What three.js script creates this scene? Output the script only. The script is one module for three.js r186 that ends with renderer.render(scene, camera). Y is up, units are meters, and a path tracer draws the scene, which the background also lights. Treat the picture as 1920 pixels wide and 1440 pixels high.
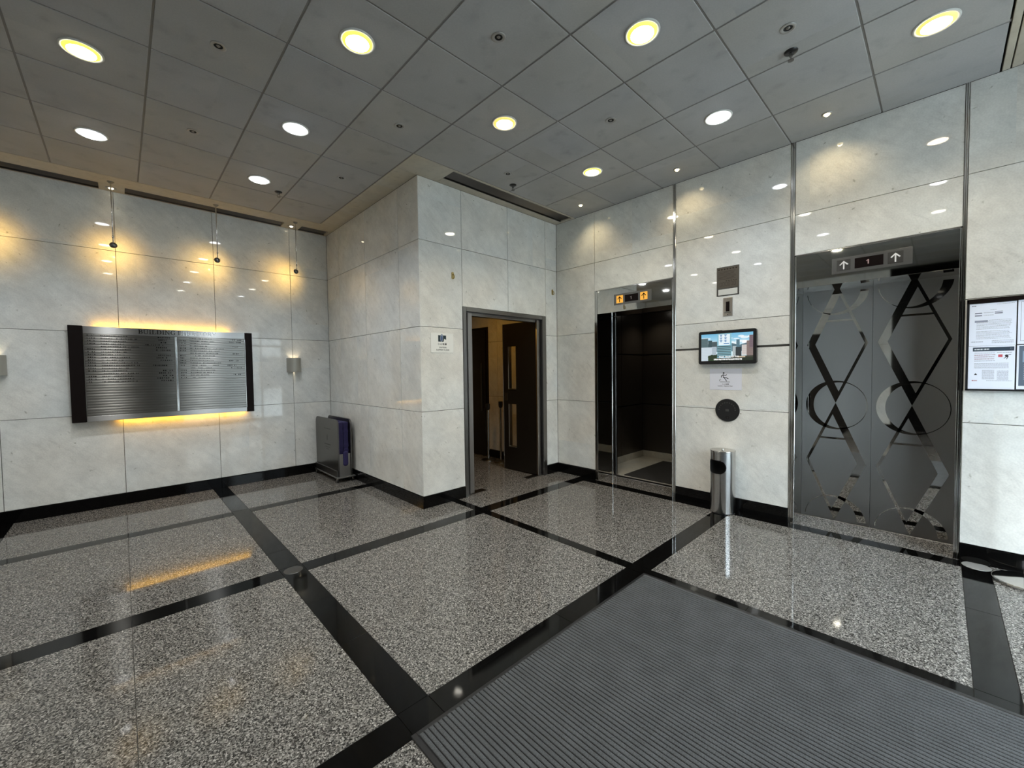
import * as THREE from 'three';
import { mergeGeometries } from 'three/addons/utils/BufferGeometryUtils.js';
import { FontLoader } from 'three/addons/loaders/FontLoader.js';
import { TextGeometry } from 'three/addons/geometries/TextGeometry.js';
import { RectAreaLightUniformsLib } from 'three/addons/lights/RectAreaLightUniformsLib.js';
import { createNoise2D } from 'simplex-noise';

// ------------------------------------------------------------------ camera, sky, exposure
RectAreaLightUniformsLib.init();
const scene = new THREE.Scene();
const camera = new THREE.PerspectiveCamera(2 * Math.atan(720 / 767.65) * 180 / Math.PI, 4 / 3, 0.05, 200);
camera.position.set(-1.393, 1.426, 2.148);
camera.rotation.set(-0.03396, -0.7626, -0.01306, 'YXZ');
scene.background = new THREE.Color().setRGB(19, 21.5, 24.5);          // bright overcast street, seen only through the glass entrance
const renderer = new THREE.WebGLRenderer();
renderer.toneMapping = THREE.LinearToneMapping;
renderer.toneMappingExposure = 1.0;
renderer.shadowMap.enabled = true;
const LAMP = 10.5, SPOT = 0.32;                                         // strength of a ceiling downlight and of a small wall washer

// ------------------------------------------------------------------ measurements (metres)
const H = 3.408, ZA = -4.06, XB = 0.835, ZC = -1.53, XD = 2.995, XL = -4.2, ZF = 4.3;
const ROWS = [0.125, 1.005, 1.888, 2.77, H];

// ------------------------------------------------------------------ helpers
let seed = 20240611;
function rnd() { seed = (seed + 0x6D2B79F5) | 0; let t = Math.imul(seed ^ (seed >>> 15), 1 | seed); t = (t + Math.imul(t ^ (t >>> 7), 61 | t)) ^ t; return ((t ^ (t >>> 14)) >>> 0) / 4294967296; }
const rr = (a, b) => a + (b - a) * rnd();
const taken = new Map();
function numbered(name) { const n = taken.get(name) || 0; taken.set(name, n + 1); return n ? name + '_' + String(n).padStart(3, '0') : name; }
function shadow(o) { o.castShadow = true; o.receiveShadow = true; return o; }
function part(parent, name, geo, mat, label) {
  const m = shadow(new THREE.Mesh(geo, mat)); m.name = name; if (label) m.userData.label = label; parent.add(m); return m;
}
function thing(name, label, category, pos = [0, 0, 0], turn = 0, group) {
  const o = new THREE.Group(); o.name = numbered(name); o.position.set(...pos); o.rotation.y = turn; o.userData = { label, category };
  if (group) o.userData.group = group; scene.add(o); return o;
}
function structure(name, label, category) { const o = new THREE.Group(); o.name = name; o.userData = { kind: 'structure', label, category }; scene.add(o); return o; }
const V3 = (x, y, z) => new THREE.Vector3(x, y, z);
// chamfered block between two corners; uv in metres / scale
function block(x0, x1, y0, y1, z0, z1, c = 0.0015, off = [0, 0], scale = 1) {
  const lo = [Math.min(x0, x1), Math.min(y0, y1), Math.min(z0, z1)], hi = [Math.max(x0, x1), Math.max(y0, y1), Math.max(z0, z1)];
  const P = [], U = [], N = [], mid = lo.map((v, i) => (v + hi[i]) / 2);
  c = Math.min(c, ...lo.map((v, i) => (hi[i] - v) * 0.45));
  const vtx = (s, a) => [0, 1, 2].map((i) => (s[i] > 0 ? hi[i] - (i === a ? 0 : c) : lo[i] + (i === a ? 0 : c)));
  const tri = (a, b, d) => {
    const e1 = V3(b[0] - a[0], b[1] - a[1], b[2] - a[2]), e2 = V3(d[0] - a[0], d[1] - a[1], d[2] - a[2]), n = e1.cross(e2).normalize();
    const cen = V3((a[0] + b[0] + d[0]) / 3 - mid[0], (a[1] + b[1] + d[1]) / 3 - mid[1], (a[2] + b[2] + d[2]) / 3 - mid[2]);
    if (n.dot(cen) < 0) { [b, d] = [d, b]; n.negate(); }
    const k = Math.abs(n.x) >= Math.abs(n.y) && Math.abs(n.x) >= Math.abs(n.z) ? 0 : Math.abs(n.y) >= Math.abs(n.z) ? 1 : 2;
    for (const p of [a, b, d]) { P.push(...p); N.push(n.x, n.y, n.z); const u = k === 0 ? [p[2], p[1]] : k === 1 ? [p[0], p[2]] : [p[0], p[1]]; U.push((u[0] + off[0]) / scale, (u[1] + off[1]) / scale); }
  };
  const quad = (a, b, d, e) => { tri(a, b, d); tri(a, d, e); };
  for (let a = 0; a < 3; a++) for (const s of [-1, 1]) {
    const b = (a + 1) % 3, d = (a + 2) % 3, mk = (p, q) => { const t = [0, 0, 0]; t[a] = s; t[b] = p; t[d] = q; return vtx(t, a); };
    quad(mk(-1, -1), mk(1, -1), mk(1, 1), mk(-1, 1));
  }
  if (c > 0) {
    for (let a = 0; a < 3; a++) for (const p of [-1, 1]) for (const q of [-1, 1]) {
      const b = (a + 1) % 3, d = (a + 2) % 3, mk = (s, ax) => { const t = [0, 0, 0]; t[a] = s; t[b] = p; t[d] = q; return vtx(t, ax); };
      quad(mk(-1, b), mk(1, b), mk(1, d), mk(-1, d));
    }
    for (const x of [-1, 1]) for (const y of [-1, 1]) for (const z of [-1, 1]) tri(vtx([x, y, z], 0), vtx([x, y, z], 1), vtx([x, y, z], 2));
  }
  const g = new THREE.BufferGeometry();
  g.setAttribute('position', new THREE.Float32BufferAttribute(P, 3)); g.setAttribute('normal', new THREE.Float32BufferAttribute(N, 3)); g.setAttribute('uv', new THREE.Float32BufferAttribute(U, 2));
  return g;
}
const cyl = (r0, r1, h, x, y, z, n = 32, open = false) => new THREE.CylinderGeometry(r1, r0, h, n, 1, open).translate(x, y + h / 2, z);
const lathe = (pts, n = 40) => new THREE.LatheGeometry(pts.map((p) => new THREE.Vector2(...p)), n);
function joined(list) { return mergeGeometries(list.map((g) => { const h = g.index ? g.toNonIndexed() : g.clone(); for (const k of Object.keys(h.attributes)) if (!['position', 'normal', 'uv'].includes(k)) h.deleteAttribute(k); return h; })); }
function extrude(points, depth, holes = [], bevel = 0) {
  const s = new THREE.Shape(points.map((p) => new THREE.Vector2(...p)));
  for (const h of holes) s.holes.push(new THREE.Path(h.map((p) => new THREE.Vector2(...p))));
  return new THREE.ExtrudeGeometry(s, { depth, bevelEnabled: bevel > 0, bevelSize: bevel, bevelThickness: bevel, bevelSegments: 2, curveSegments: 24 });
}
function roundRect(w, h, r, n = 8) {
  const p = [];
  for (const [cx, cy, a] of [[w / 2 - r, h / 2 - r, 0], [-w / 2 + r, h / 2 - r, 1], [-w / 2 + r, -h / 2 + r, 2], [w / 2 - r, -h / 2 + r, 3]])
    for (let i = 0; i <= n; i++) { const t = (a + i / n) * Math.PI / 2; p.push([cx + r * Math.cos(t), cy + r * Math.sin(t)]); }
  return p;
}
const faceX = (g, x) => g.rotateY(-Math.PI / 2).translate(x, 0, 0);   // a shape drawn in (z, y), thickness towards -x (into the lobby from the right wall)

// ------------------------------------------------------------------ textures
const n2 = createNoise2D(rnd);
const fbm = (x, y, o = 4) => { let s = 0, a = 0.5; for (let i = 0; i < o; i++) { s += a * n2(x, y); x = x * 2.03 + 7.1; y = y * 2.03 - 3.7; a *= 0.5; } return s; };
function dataTexture(w, h, fn, srgb = false, wrap = THREE.RepeatWrapping) {
  const d = new Uint8Array(w * h * 4);
  for (let y = 0; y < h; y++) for (let x = 0; x < w; x++) { const c = fn(x, y), i = (y * w + x) * 4; for (let k = 0; k < 3; k++) d[i + k] = Math.max(0, Math.min(255, Math.round(c[k] * 255))); d[i + 3] = 255; }
  const t = new THREE.DataTexture(d, w, h, THREE.RGBAFormat); t.magFilter = THREE.LinearFilter; t.minFilter = THREE.LinearMipmapLinearFilter; t.generateMipmaps = true; t.wrapS = t.wrapT = wrap;
  if (srgb) t.colorSpace = THREE.SRGBColorSpace; t.needsUpdate = true; return t;
}
// white marble with slanting grey veins, soft clouds and a few brown specks; the picture is 2.4 m wide
const specks = []; for (let i = 0; i < 95; i++) specks.push([rnd(), rnd(), rr(0.001, 0.004), rr(0.25, 0.8), rr(0, 3.1), rr(1, 3.2)]);
const marbleMap = dataTexture(1024, 1024, (px, py) => {
  const x = px / 1024 * 2.4, y = py / 1024 * 2.4, u = x * 0.72 - y * 0.69, v = x * 0.69 + y * 0.72;
  const wx = fbm(x * 1.3 + 9, y * 1.3, 3) * 0.1, wy = fbm(x * 1.3, y * 1.3 + 31, 3) * 0.1;
  const ridge = 1 - Math.abs(fbm(u * 0.9 + wx, v * 5.2 + wy * 2, 4)) * 2.2, fine = 1 - Math.abs(fbm(u * 3 + 40 + wx, v * 13 + wy * 6, 3)) * 2;
  let k = 0.875 + 0.045 * fbm(x * 2.6 + 5, y * 2.6 + 1, 5) + 0.026 * fbm(x * 9 + 15, y * 9 + 71, 4) + 0.02 * n2(x * 60, y * 60);
  k -= 0.038 * Math.pow(Math.max(0, ridge), 5) * (0.6 + 0.6 * fbm(x * 1.5, y * 1.5 + 50, 2)) + 0.05 * Math.pow(Math.max(0, fine), 9) * Math.max(0, fbm(x * 2 + 80, y * 2, 2) + 0.3);
  let r = k, g = k, b = k; const warm = 0.02 * fbm(x * 0.9 + 70, y * 0.9, 2);
  for (const [sx, sy, sr, sd, sa, sl] of specks) {
    const dx = px / 1024 - sx, dy = py / 1024 - sy; if (Math.abs(dx) > 0.02 || Math.abs(dy) > 0.02) continue;
    const ex = (dx * Math.cos(sa) + dy * Math.sin(sa)) / sl, ey = -dx * Math.sin(sa) + dy * Math.cos(sa), q = Math.hypot(ex, ey) / sr + 0.5 * n2(px * 0.12, py * 0.12);
    if (q < 1) { const a = sd * (1 - q); r -= 0.33 * a; g -= 0.33 * a; b -= 0.36 * a; }
  }
  return [r + warm, g, b * 0.98 - warm];
}, true);
// speckled grey granite: jittered grains, repeats every 0.9 m
const GC = 190, grains = []; for (let i = 0; i < GC * GC; i++) grains.push([rnd(), rnd(), rnd(), rnd()]);
const graniteMap = dataTexture(1024, 1024, (px, py) => {
  const gx = px / 1024 * GC + 0.55 * n2(px * 0.045, py * 0.045), gy = py / 1024 * GC + 0.55 * n2(px * 0.045 + 50, py * 0.045), ix = Math.floor(gx), iy = Math.floor(gy); let best = 9, id = 0;
  for (let j = -1; j <= 1; j++) for (let i = -1; i <= 1; i++) {
    const k = ((iy + j + GC) % GC) * GC + (ix + i + GC) % GC, s = grains[k], d = (ix + i + s[0] - gx) ** 2 + (iy + j + s[1] - gy) ** 2;
    if (d < best) { best = d; id = k; }
  }
  const t = grains[id][2], v = grains[id][3];
  const c = t < 0.28 ? 0.14 + 0.10 * v : t < 0.58 ? 0.29 + 0.085 * v : t < 0.90 ? 0.415 + 0.09 * v : 0.55 + 0.10 * v;
  return [c * 1.015, c * 0.99, c * 0.955];
}, true);
const tileMap = dataTexture(512, 512, (px, py) => { const x = px / 512 * 6, y = py / 512 * 6, k = 0.92 + 0.05 * fbm(x * 0.6, y * 0.6, 4) - 0.16 * Math.pow(Math.max(0, fbm(x * 1.7 + 20, y * 1.7, 4) - 0.12), 1.6) + 0.02 * n2(x * 40, y * 40); const w = 0.035 * fbm(x * 0.25 + 3, y * 0.25 + 8, 2); return [k + w * 0.4, k * 0.995, k * 0.985 - w]; }, true);
const blackMap = dataTexture(512, 512, (px, py) => { const k = 0.8 + 0.12 * n2(px * 0.35, py * 0.35) + 0.1 * fbm(px * 0.012, py * 0.012, 3); return [k, k, k]; }, true);
const carpetMap = dataTexture(512, 512, (px, py) => { const k = 0.74 + 0.14 * n2(px * 0.5, py * 0.5) + 0.1 * n2(px * 0.17, py * 0.17 + 9) + 0.08 * fbm(px * 0.006, py * 0.006, 2); return [k, k, k * 1.01]; }, true);
const brushMap = dataTexture(256, 256, (px, py) => { const k = 0.55 + 0.25 * n2(px * 0.004, py * 0.9) + 0.12 * n2(px * 0.01 + 7, py * 0.33); return [k, k, k]; });
function canvasTexture(w, h, draw) {
  const c = document.createElement('canvas'); c.width = w; c.height = h; const g = c.getContext('2d'); draw(g, w, h);
  const t = new THREE.CanvasTexture(c); t.colorSpace = THREE.SRGBColorSpace; t.magFilter = THREE.LinearFilter; return t;
}

// ------------------------------------------------------------------ materials
const std = (o) => new THREE.MeshPhysicalMaterial(o), lin = (r, g, b) => new THREE.Color().setRGB(r, g, b);
const M = {
  marble: std({ map: marbleMap, roughness: 0.025, ior: 1.5, specularIntensity: 0.85 }),
  mortar: std({ color: lin(0.11, 0.105, 0.095), roughness: 0.9 }),
  granite: std({ map: graniteMap, specularIntensity: 0.5, roughness: 0.05, ior: 1.5 }),
  black: std({ map: blackMap, color: lin(0.0045, 0.0045, 0.0045), roughness: 0.05, ior: 1.5, specularIntensity: 0.45 }),
  tile: std({ map: tileMap, color: lin(0.475, 0.468, 0.455), roughness: 0.75 }),
  runner: std({ color: lin(0.20, 0.19, 0.175), roughness: 0.6 }),
  plaster: std({ map: tileMap, color: lin(0.62, 0.57, 0.47), roughness: 0.8 }),
  steel: std({ color: lin(0.42, 0.415, 0.41), metalness: 1, roughness: 0.3, anisotropy: 1, anisotropyRotation: Math.PI / 2, bumpMap: brushMap, bumpScale: 0.00003 }),
  doorSteel: std({ color: lin(0.34, 0.335, 0.33), metalness: 1, roughness: 0.42, anisotropy: 0.95 }),
  mirror: std({ color: lin(0.62, 0.61, 0.58), metalness: 1, roughness: 0.03 }),
  chrome: std({ color: lin(0.66, 0.65, 0.63), metalness: 1, roughness: 0.12 }),
  darkSteel: std({ color: lin(0.16, 0.155, 0.15), metalness: 1, roughness: 0.32 }),
  bronzeDoor: std({ color: lin(0.013, 0.010, 0.0075), metalness: 0.2, roughness: 0.4 }),
  darkWood: std({ color: lin(0.006, 0.003, 0.0025), roughness: 0.5, specularIntensity: 0.25 }),
  blackPlastic: std({ color: lin(0.012, 0.012, 0.013), roughness: 0.3 }),
  blackMatt: std({ color: lin(0.008, 0.008, 0.008), roughness: 0.85 }),
  carpet: std({ map: carpetMap, color: lin(0.105, 0.11, 0.112), roughness: 0.95 }),
  purple: std({ color: lin(0.022, 0.017, 0.075), roughness: 0.95, sheen: 0.5, sheenColor: lin(0.3, 0.3, 0.6) }),
  glass: std({ color: lin(1, 1, 1), transmission: 1, roughness: 0.02, thickness: 0, ior: 1.5 }),
  lobbyGlass: std({ color: lin(0.9, 0.95, 0.93), transmission: 1, roughness: 0.0, thickness: 0, ior: 1.5 }),
  fixture: std({ color: lin(0.42, 0.41, 0.39), metalness: 0.6, roughness: 0.45 }),
  whiteTrim: std({ color: lin(0.62, 0.62, 0.58), roughness: 0.5 }),
  carPanel: std({ color: lin(0.045, 0.037, 0.030), roughness: 0.3 }),
  carMat: std({ color: lin(0.02, 0.018, 0.016), roughness: 0.9 }),
  doorFrame: std({ color: lin(0.27, 0.265, 0.26), metalness: 1, roughness: 0.3 }),
  paleStone: std({ map: marbleMap, color: lin(0.7, 0.66, 0.58), roughness: 0.3 }),
  sconce: std({ color: lin(0.42, 0.41, 0.36), metalness: 0.5, roughness: 0.5 }),
  brass: std({ color: lin(0.45, 0.36, 0.16), metalness: 0.9, roughness: 0.4 }),
  screw: std({ color: lin(0.3, 0.29, 0.27), metalness: 1, roughness: 0.35 }),
  pavement: std({ color: lin(0.28, 0.28, 0.27), roughness: 0.9 }),
  displayGlass: std({ color: lin(0.006, 0.003, 0.003), roughness: 0.35, specularIntensity: 0.3 }),
  paper: std({ color: lin(0.8, 0.8, 0.82), roughness: 0.8 }),
};
function glow(r, g, b, k, base = 0.3) { return std({ color: lin(base, base, base), emissive: lin(r, g, b), emissiveIntensity: k, roughness: 0.4 }); }

// ------------------------------------------------------------------ floor
const floor = structure('floor', 'polished speckled granite floor with black stone bands', 'floor');
part(floor, 'subfloor', block(XL - 0.3, 5.2, -0.25, -0.012, -5.0, ZF + 0.3, 0), M.mortar);
const slab = (x0, x1, z0, z1, name = 'granite_slab', mat = M.granite) => {
  const j = 0.0008; part(floor, name, block(x0 + j, x1 - j, -0.0125, 0, z0 + j, z1 - j, 0.0007, [rr(0, 0.9), rr(0, 0.9)], 0.9), mat);
};
const zb = [[-2.335, -2.19], [-0.61, -0.46], [1.185, 1.275]], xb = [[-2.88, -2.745], [-1.14, -0.99], [0.61, 0.755], [2.27, 2.41]];
const WB = [2.845, 2.98];
function band(x0, x1, z0, z1) { slab(x0, x1, z0, z1, 'black_band', M.black); }
// bands that run towards the entrance
for (const [a, b] of zb.slice(0, 2)) { let z = ZA; for (const e of [-2.88, -1.14, 0.0, 0.61, 1.38, 2.27, ZF]) { band(a, b, z, e); z = e; } }
{ let z = ZC; for (const e of [-1.14, -0.2, 0.61, 1.38, 2.27, 2.41]) { band(1.185, 1.275, z, e); z = e; } band(1.185, 1.275, 2.41, ZF); }
{ let z = -1.14; for (const e of [0.0, 1.1, 2.27]) { band(WB[0], WB[1], z, e); z = e; } }
// bands that run across, between the others
const cross = (z0, z1, xs) => { for (let i = 0; i + 1 < xs.length; i += 2) band(xs[i], xs[i + 1], z0, z1); };
cross(...xb[0], [XL, -2.335, -2.19, -1.392, -1.392, -0.61, -0.46, XB]);
cross(...xb[1], [XL, -2.335, -2.19, -1.392, -1.392, -0.61, -0.46, 1.185, 1.275, 2.1, 2.1, WB[0]]);
cross(...xb[2], [XL, -2.335, -2.19, -1.392, -1.392, -0.61, -0.46, 0.4, 0.4, 1.185, 1.275, WB[0]]);
cross(...xb[3], [XL, -2.335, -2.19, -0.61, -0.46, 1.185, 1.275, 2.15, 2.15, XD]);
// granite fields
const zf = [[ZA, -2.88], [-2.745, -1.14], [-0.99, 0.61], [0.755, 2.27], [2.41, ZF]];
for (const [z0, z1] of zf) {
  slab(XL, -2.335, z0, z1);
  slab(-2.19, -1.392, z0, z1); slab(-1.392, -0.61, z0, z1);
  if (z1 < -1.2 && z0 > -3) { slab(-0.46, XB, z0, z1 - 0.39); slab(-0.46, XB, z1 - 0.39, z1); } else slab(-0.46, z1 < -1 ? XB : 1.185, z0, z1);
  if (z0 > -1) slab(1.275, z0 > 2.3 ? XD : WB[0], z0, z1);
}
slab(XB, 1.185, ZC, -1.14); slab(1.275, 1.9, ZC, -1.14); slab(1.9, 2.7, ZC, -1.14); slab(2.7, XD, ZC, -1.14);
slab(1.1, XD + 0.005, -3.1, ZC); slab(1.1, XD + 0.005, -4.7, -3.1);
slab(WB[1], 3.33, -0.9, 0.14); slab(WB[1], 3.33, 1.22, 2.26);
part(floor, 'granite_slab', block(WB[1], XD, -0.0125, -0.0005, -1.14, -0.9, 0), M.black); part(floor, 'black_band', block(WB[1], XD, -0.0125, -0.0005, 0.14, 1.22, 0), M.black);
// flush round plates
for (const [n, x, z, r] of [['round_floor_plate', -0.535, -1.065, 0.062], ['round_floor_plate', 2.925, 2.345, 0.072]]) {
  part(floor, n, lathe([[0, 0.0022], [r - 0.002, 0.0022], [r, 0.001], [r, -0.002]]).translate(x, 0, z), r > 0.07 ? M.fixture : M.darkSteel, r > 0.07 ? 'pale round metal floor plate beside the skirting' : 'dark round metal floor plate');
}
// floor spring plates at the double door
for (const [x0, x1] of [[1.46, 1.72], [2.42, 2.68]]) part(floor, 'floor_spring_plate', block(x0, x1, -0.001, 0.0025, -1.66, -1.56, 0.001), M.darkSteel);

// ------------------------------------------------------------------ walls
// one stone panel whose face lies in the plane of the wall; axis 'x' or 'z' is the direction the wall faces along
function panel(w, axis, plane, dir, u0, u1, y0, y1, mat = M.marble, name = 'marble_panel') {
  const j = 0.0022, d = 0.02, off = [rr(-20, 20), rr(-20, 20)], wob = rr(-0.0004, 0.0004);
  const f = plane + dir * wob, bk = plane - dir * d;
  part(w, name, axis === 'z' ? block(u0 + j, u1 - j, y0 + j, y1 - j, f, bk, 0.0012, off, 2.4) : block(f, bk, y0 + j, y1 - j, u0 + j, u1 - j, 0.0012, off, 2.4), mat);
}
const rowsOf = (lo, hi) => { const r = [lo, ...ROWS.filter((y) => y > lo + 0.02 && y < hi - 0.02), hi]; return r.slice(1).map((y, i) => [r[i], y]); };
function panels(w, axis, plane, dir, us, lo = 0.125, hi = H, mat) { for (let i = 0; i + 1 < us.length; i++) for (const [a, b] of rowsOf(lo, hi)) panel(w, axis, plane, dir, us[i], us[i + 1], a, b, mat); }
const BK = 0.016;
const wallBack = structure('wall_back', 'white marble panel wall behind the building directory', 'wall');
part(wallBack, 'backing', block(XL - 0.2, XB + 0.3, -0.2, H + 0.3, ZA - BK, ZA - 0.25, 0), M.mortar);
panels(wallBack, 'z', ZA, 1, [XL, -3.1, -2.245, -1.388, -0.52, 0.34, XB]);
const wallReturn = structure('wall_return', 'short marble return wall beside the umbrella dryer', 'wall');
part(wallReturn, 'backing', block(XB + BK, XB + 0.2, -0.2, H + 0.3, ZA, ZC - BK, 0), M.mortar);
panels(wallReturn, 'x', XB, -1, [ZA, -3.62, -2.79, -1.95, ZC]);
const wallDoor = structure('wall_middle', 'marble wall around the dark double door', 'wall');
const DX0 = 1.376, DX1 = 2.765, DH = 2.14;
part(wallDoor, 'backing', block(XB + BK, DX0, -0.2, H + 0.3, ZC - BK, ZC - 0.14, 0), M.mortar);
part(wallDoor, 'backing', block(DX1, XD + 0.1, -0.2, H + 0.3, ZC - BK, ZC - 0.14, 0), M.mortar);
part(wallDoor, 'backing', block(DX0, DX1, DH, H + 0.3, ZC - BK, ZC - 0.14, 0), M.mortar);
panels(wallDoor, 'z', ZC, 1, [XB, DX0]); panels(wallDoor, 'z', ZC, 1, [DX1, XD]); panels(wallDoor, 'z', ZC, 1, [DX0, 2.075, DX1], DH);
const wallRight = structure('wall_right', 'marble wall with two lifts, screen and notices', 'wall');
const E1 = [-0.875, 0.119], E2 = [1.234, 2.243], EH = 2.412;
for (const [a, b, lo] of [[-4.8, -0.905, -0.2], [-0.905, 0.148, EH], [0.148, 1.2, -0.2], [1.2, 2.262, EH], [2.262, ZF + 0.2, -0.2]]) part(wallRight, 'backing', block(XD + BK, XD + 0.22, lo, H + 0.3, a, b, 0), M.mortar);
panels(wallRight, 'x', XD, -1, [ZC, -0.905]);
panels(wallRight, 'x', XD, -1, [-0.905, 0.119], EH); panels(wallRight, 'x', XD, -1, [1.232, 2.243], EH);
for (const [a, b] of [[0.125, 1.005], [1.005, 1.612], [1.628, 1.888], [1.888, 2.77], [2.77, H]]) panel(wallRight, 'x', XD, -1, 0.148, 1.2, a, b);
panels(wallRight, 'x', XD, -1, [2.262, 3.3, ZF]);
panels(wallRight, 'x', XD, -1, [-4.6, -3.68]); panels(wallRight, 'x', XD, -1, [-3.68, -3.0], 2.14); panels(wallRight, 'x', XD, -1, [-3.0, -2.78, ZC - 0.15]);
const wallLeft = structure('wall_left', 'marble wall opposite the lifts', 'wall');
part(wallLeft, 'backing', block(XL - BK, XL - 0.25, -0.2, H + 0.3, ZA - 0.2, ZF + 0.2, 0), M.mortar);
panels(wallLeft, 'x', XL, 1, [ZA, -3.2, -2.35, -1.5, -0.7, -0.1]); panels(wallLeft, 'x', XL, 1, [-0.1, 1.0], 2.2); panels(wallLeft, 'x', XL, 1, [1.0, 1.4]);
for (let z = 1.4, i = 0; i < 3; z += (ZF - 1.4) / 3, i++) for (const [a, b] of rowsOf(0.0, H)) panel(wallLeft, 'x', XL, 1, z, z + (ZF - 1.4) / 3, a, b, M.black, 'black_stone_panel');
const wallFront = structure('wall_front', 'entrance wall with glass doors to the street', 'wall');
part(wallFront, 'wall_section', block(XL - 0.2, -0.2, -0.2, H + 0.3, ZF, ZF + 0.2, 0), M.black); part(wallFront, 'wall_section', block(-0.2, XD + 0.2, 2.75, H + 0.3, ZF, ZF + 0.2, 0), M.plaster);
part(wallFront, 'wall_section', block(2.8, XD + 0.2, -0.2, 2.75, ZF, ZF + 0.2, 0), M.paleStone);
const entr = structure('window_1', 'glass entrance front with steel mullions', 'window');
for (const x of [-0.2, 0.78, 1.76, 2.75]) part(entr, 'mullion', block(x, x + 0.05, 0, 2.75, ZF + 0.04, ZF + 0.12, 0.003), M.darkSteel);
for (const y of [0.0, 2.25, 2.7]) part(entr, 'transom', block(-0.15, 2.75, y, y + 0.05, ZF + 0.05, ZF + 0.11, 0.003), M.darkSteel);
for (const x of [-0.15, 0.83, 1.81]) for (const [a, b] of [[0.05, 2.25], [2.3, 2.7]]) part(entr, 'pane', new THREE.PlaneGeometry(0.94, b - a).translate(x + 0.47, (a + b) / 2, ZF + 0.08), M.lobbyGlass);
const pave = structure('pavement', 'street pavement outside the entrance', 'pavement'); part(pave, 'paving', block(-14, 14, -0.3, -0.02, ZF + 0.3, 18, 0), M.pavement);
const opp = structure('building_opposite', 'grey building across the street outside the entrance', 'building');
part(opp, 'facade', block(-16, 16, -0.3, 6.8, 15, 15.5, 0), M.pavement); for (let i = 0; i < 8; i++) for (let j = 0; j < 2; j++) part(opp, 'window_pane', block(-14.5 + i * 3.7, -12.2 + i * 3.7, 0.6 + j * 2.7, 2.3 + j * 2.7, 14.97, 15, 0), M.blackPlastic);
// skirting
const sk = (name, label, list) => { const s = structure(name, label, 'skirting'); for (const b of list) part(s, 'skirting_board', block(b[0], b[1], 0, 0.122, b[2], b[3], 0.002, [0, 0], 1), M.black); };
sk('baseboard_back', 'black stone skirting below the directory wall', [[XL, -1.392, ZA - 0.01, ZA + 0.012], [-1.39, -0.52, ZA - 0.01, ZA + 0.012], [-0.518, XB - 0.012, ZA - 0.01, ZA + 0.012]]);
sk('baseboard_return', 'black stone skirting of the return wall', [[XB - 0.012, XB + 0.01, ZA, -2.4], [XB - 0.012, XB + 0.01, -2.398, ZC + 0.012]]);
sk('baseboard_middle', 'black stone skirting beside the double door', [[XB, DX0, ZC - 0.01, ZC + 0.012], [DX1, XD, ZC - 0.01, ZC + 0.012]]);
sk('baseboard_right', 'black stone skirting of the lift wall', [[XD - 0.012, XD + 0.01, ZC, -0.906], [XD - 0.012, XD + 0.01, 0.149, 1.199], [XD - 0.012, XD + 0.01, 2.263, ZF], [XD - 0.012, XD + 0.01, -2.99, ZC - 0.15]]);
sk('baseboard_left', 'black stone skirting opposite the lifts', [[XL - 0.01, XL + 0.012, ZA, -0.1], [XL - 0.01, XL + 0.012, 1.0, 1.4]]);
// chrome joint strips of the lift wall
const strip = (n, label, z0, z1, y0, y1) => { const s = structure(n, label, 'trim'); part(s, 'strip', block(XD - 0.004, XD + 0.018, y0, y1, z0, z1, 0.002), M.chrome); part(s, 'groove', block(XD - 0.0045, XD, y0, y1, (z0 + z1) / 2 - 0.002, (z0 + z1) / 2 + 0.002, 0), M.darkSteel); };
strip('trim_1', 'tall chrome strip at the right edge of the open lift', 0.119, 0.148, 0, H); strip('trim_2', 'tall chrome strip at the left edge of the patterned lift doors', 1.2, 1.232, 0, H);
strip('trim_3', 'slim chrome strip between the patterned lift doors and the notice board', 2.243, 2.262, 0, H); strip('trim_4', 'chrome strip at the left edge of the open lift', -0.905, -0.875, 0, EH);
{ const s = structure('trim_5', 'dark metal rail groove behind the screen', 'trim'); part(s, 'rail', block(XD + 0.004, XD + 0.016, 1.612, 1.628, 0.148, 1.2, 0), M.darkSteel); }

// ------------------------------------------------------------------ ceiling
const ceiling = structure('ceiling', 'suspended ceiling of square tiles', 'ceiling');
part(ceiling, 'slab', block(XL - 0.2, XD + 0.3, H + 0.16, H + 0.3, -4.3, ZF + 0.2, 0), M.mortar);
const G = 0.0058;
for (let i = -7; i <= 4; i++) for (let j = -6; j <= 3; j++) {
  const x0 = i * 0.6, x1 = Math.min(x0 + 0.6, XD), z0 = j * 0.6, z1 = z0 + 0.6;
  if (x0 >= 0.59 && z0 < -1.21) continue;
  part(ceiling, 'ceiling_tile', block(x0 + G, x1 - (x1 < XD ? G : 0), H, H + 0.015, z0 + G, z1 - G, 0.002, [rr(0, 9), rr(0, 9)], 3), M.tile);
}
for (let i = -6; i <= 4; i++) part(ceiling, 'grid_runner', block(i * 0.6 - 0.012, i * 0.6 + 0.012, H + 0.004, H + 0.03, i <= 1 ? -3.6 : -1.2, 2.4, 0), M.runner);
for (let j = -5; j <= 3; j++) part(ceiling, 'grid_runner', block(XL, j * 0.6 < -1.3 ? 0.6 : XD, H + 0.0045, H + 0.03, j * 0.6 - 0.012, j * 0.6 + 0.012, 0), M.runner);
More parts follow.
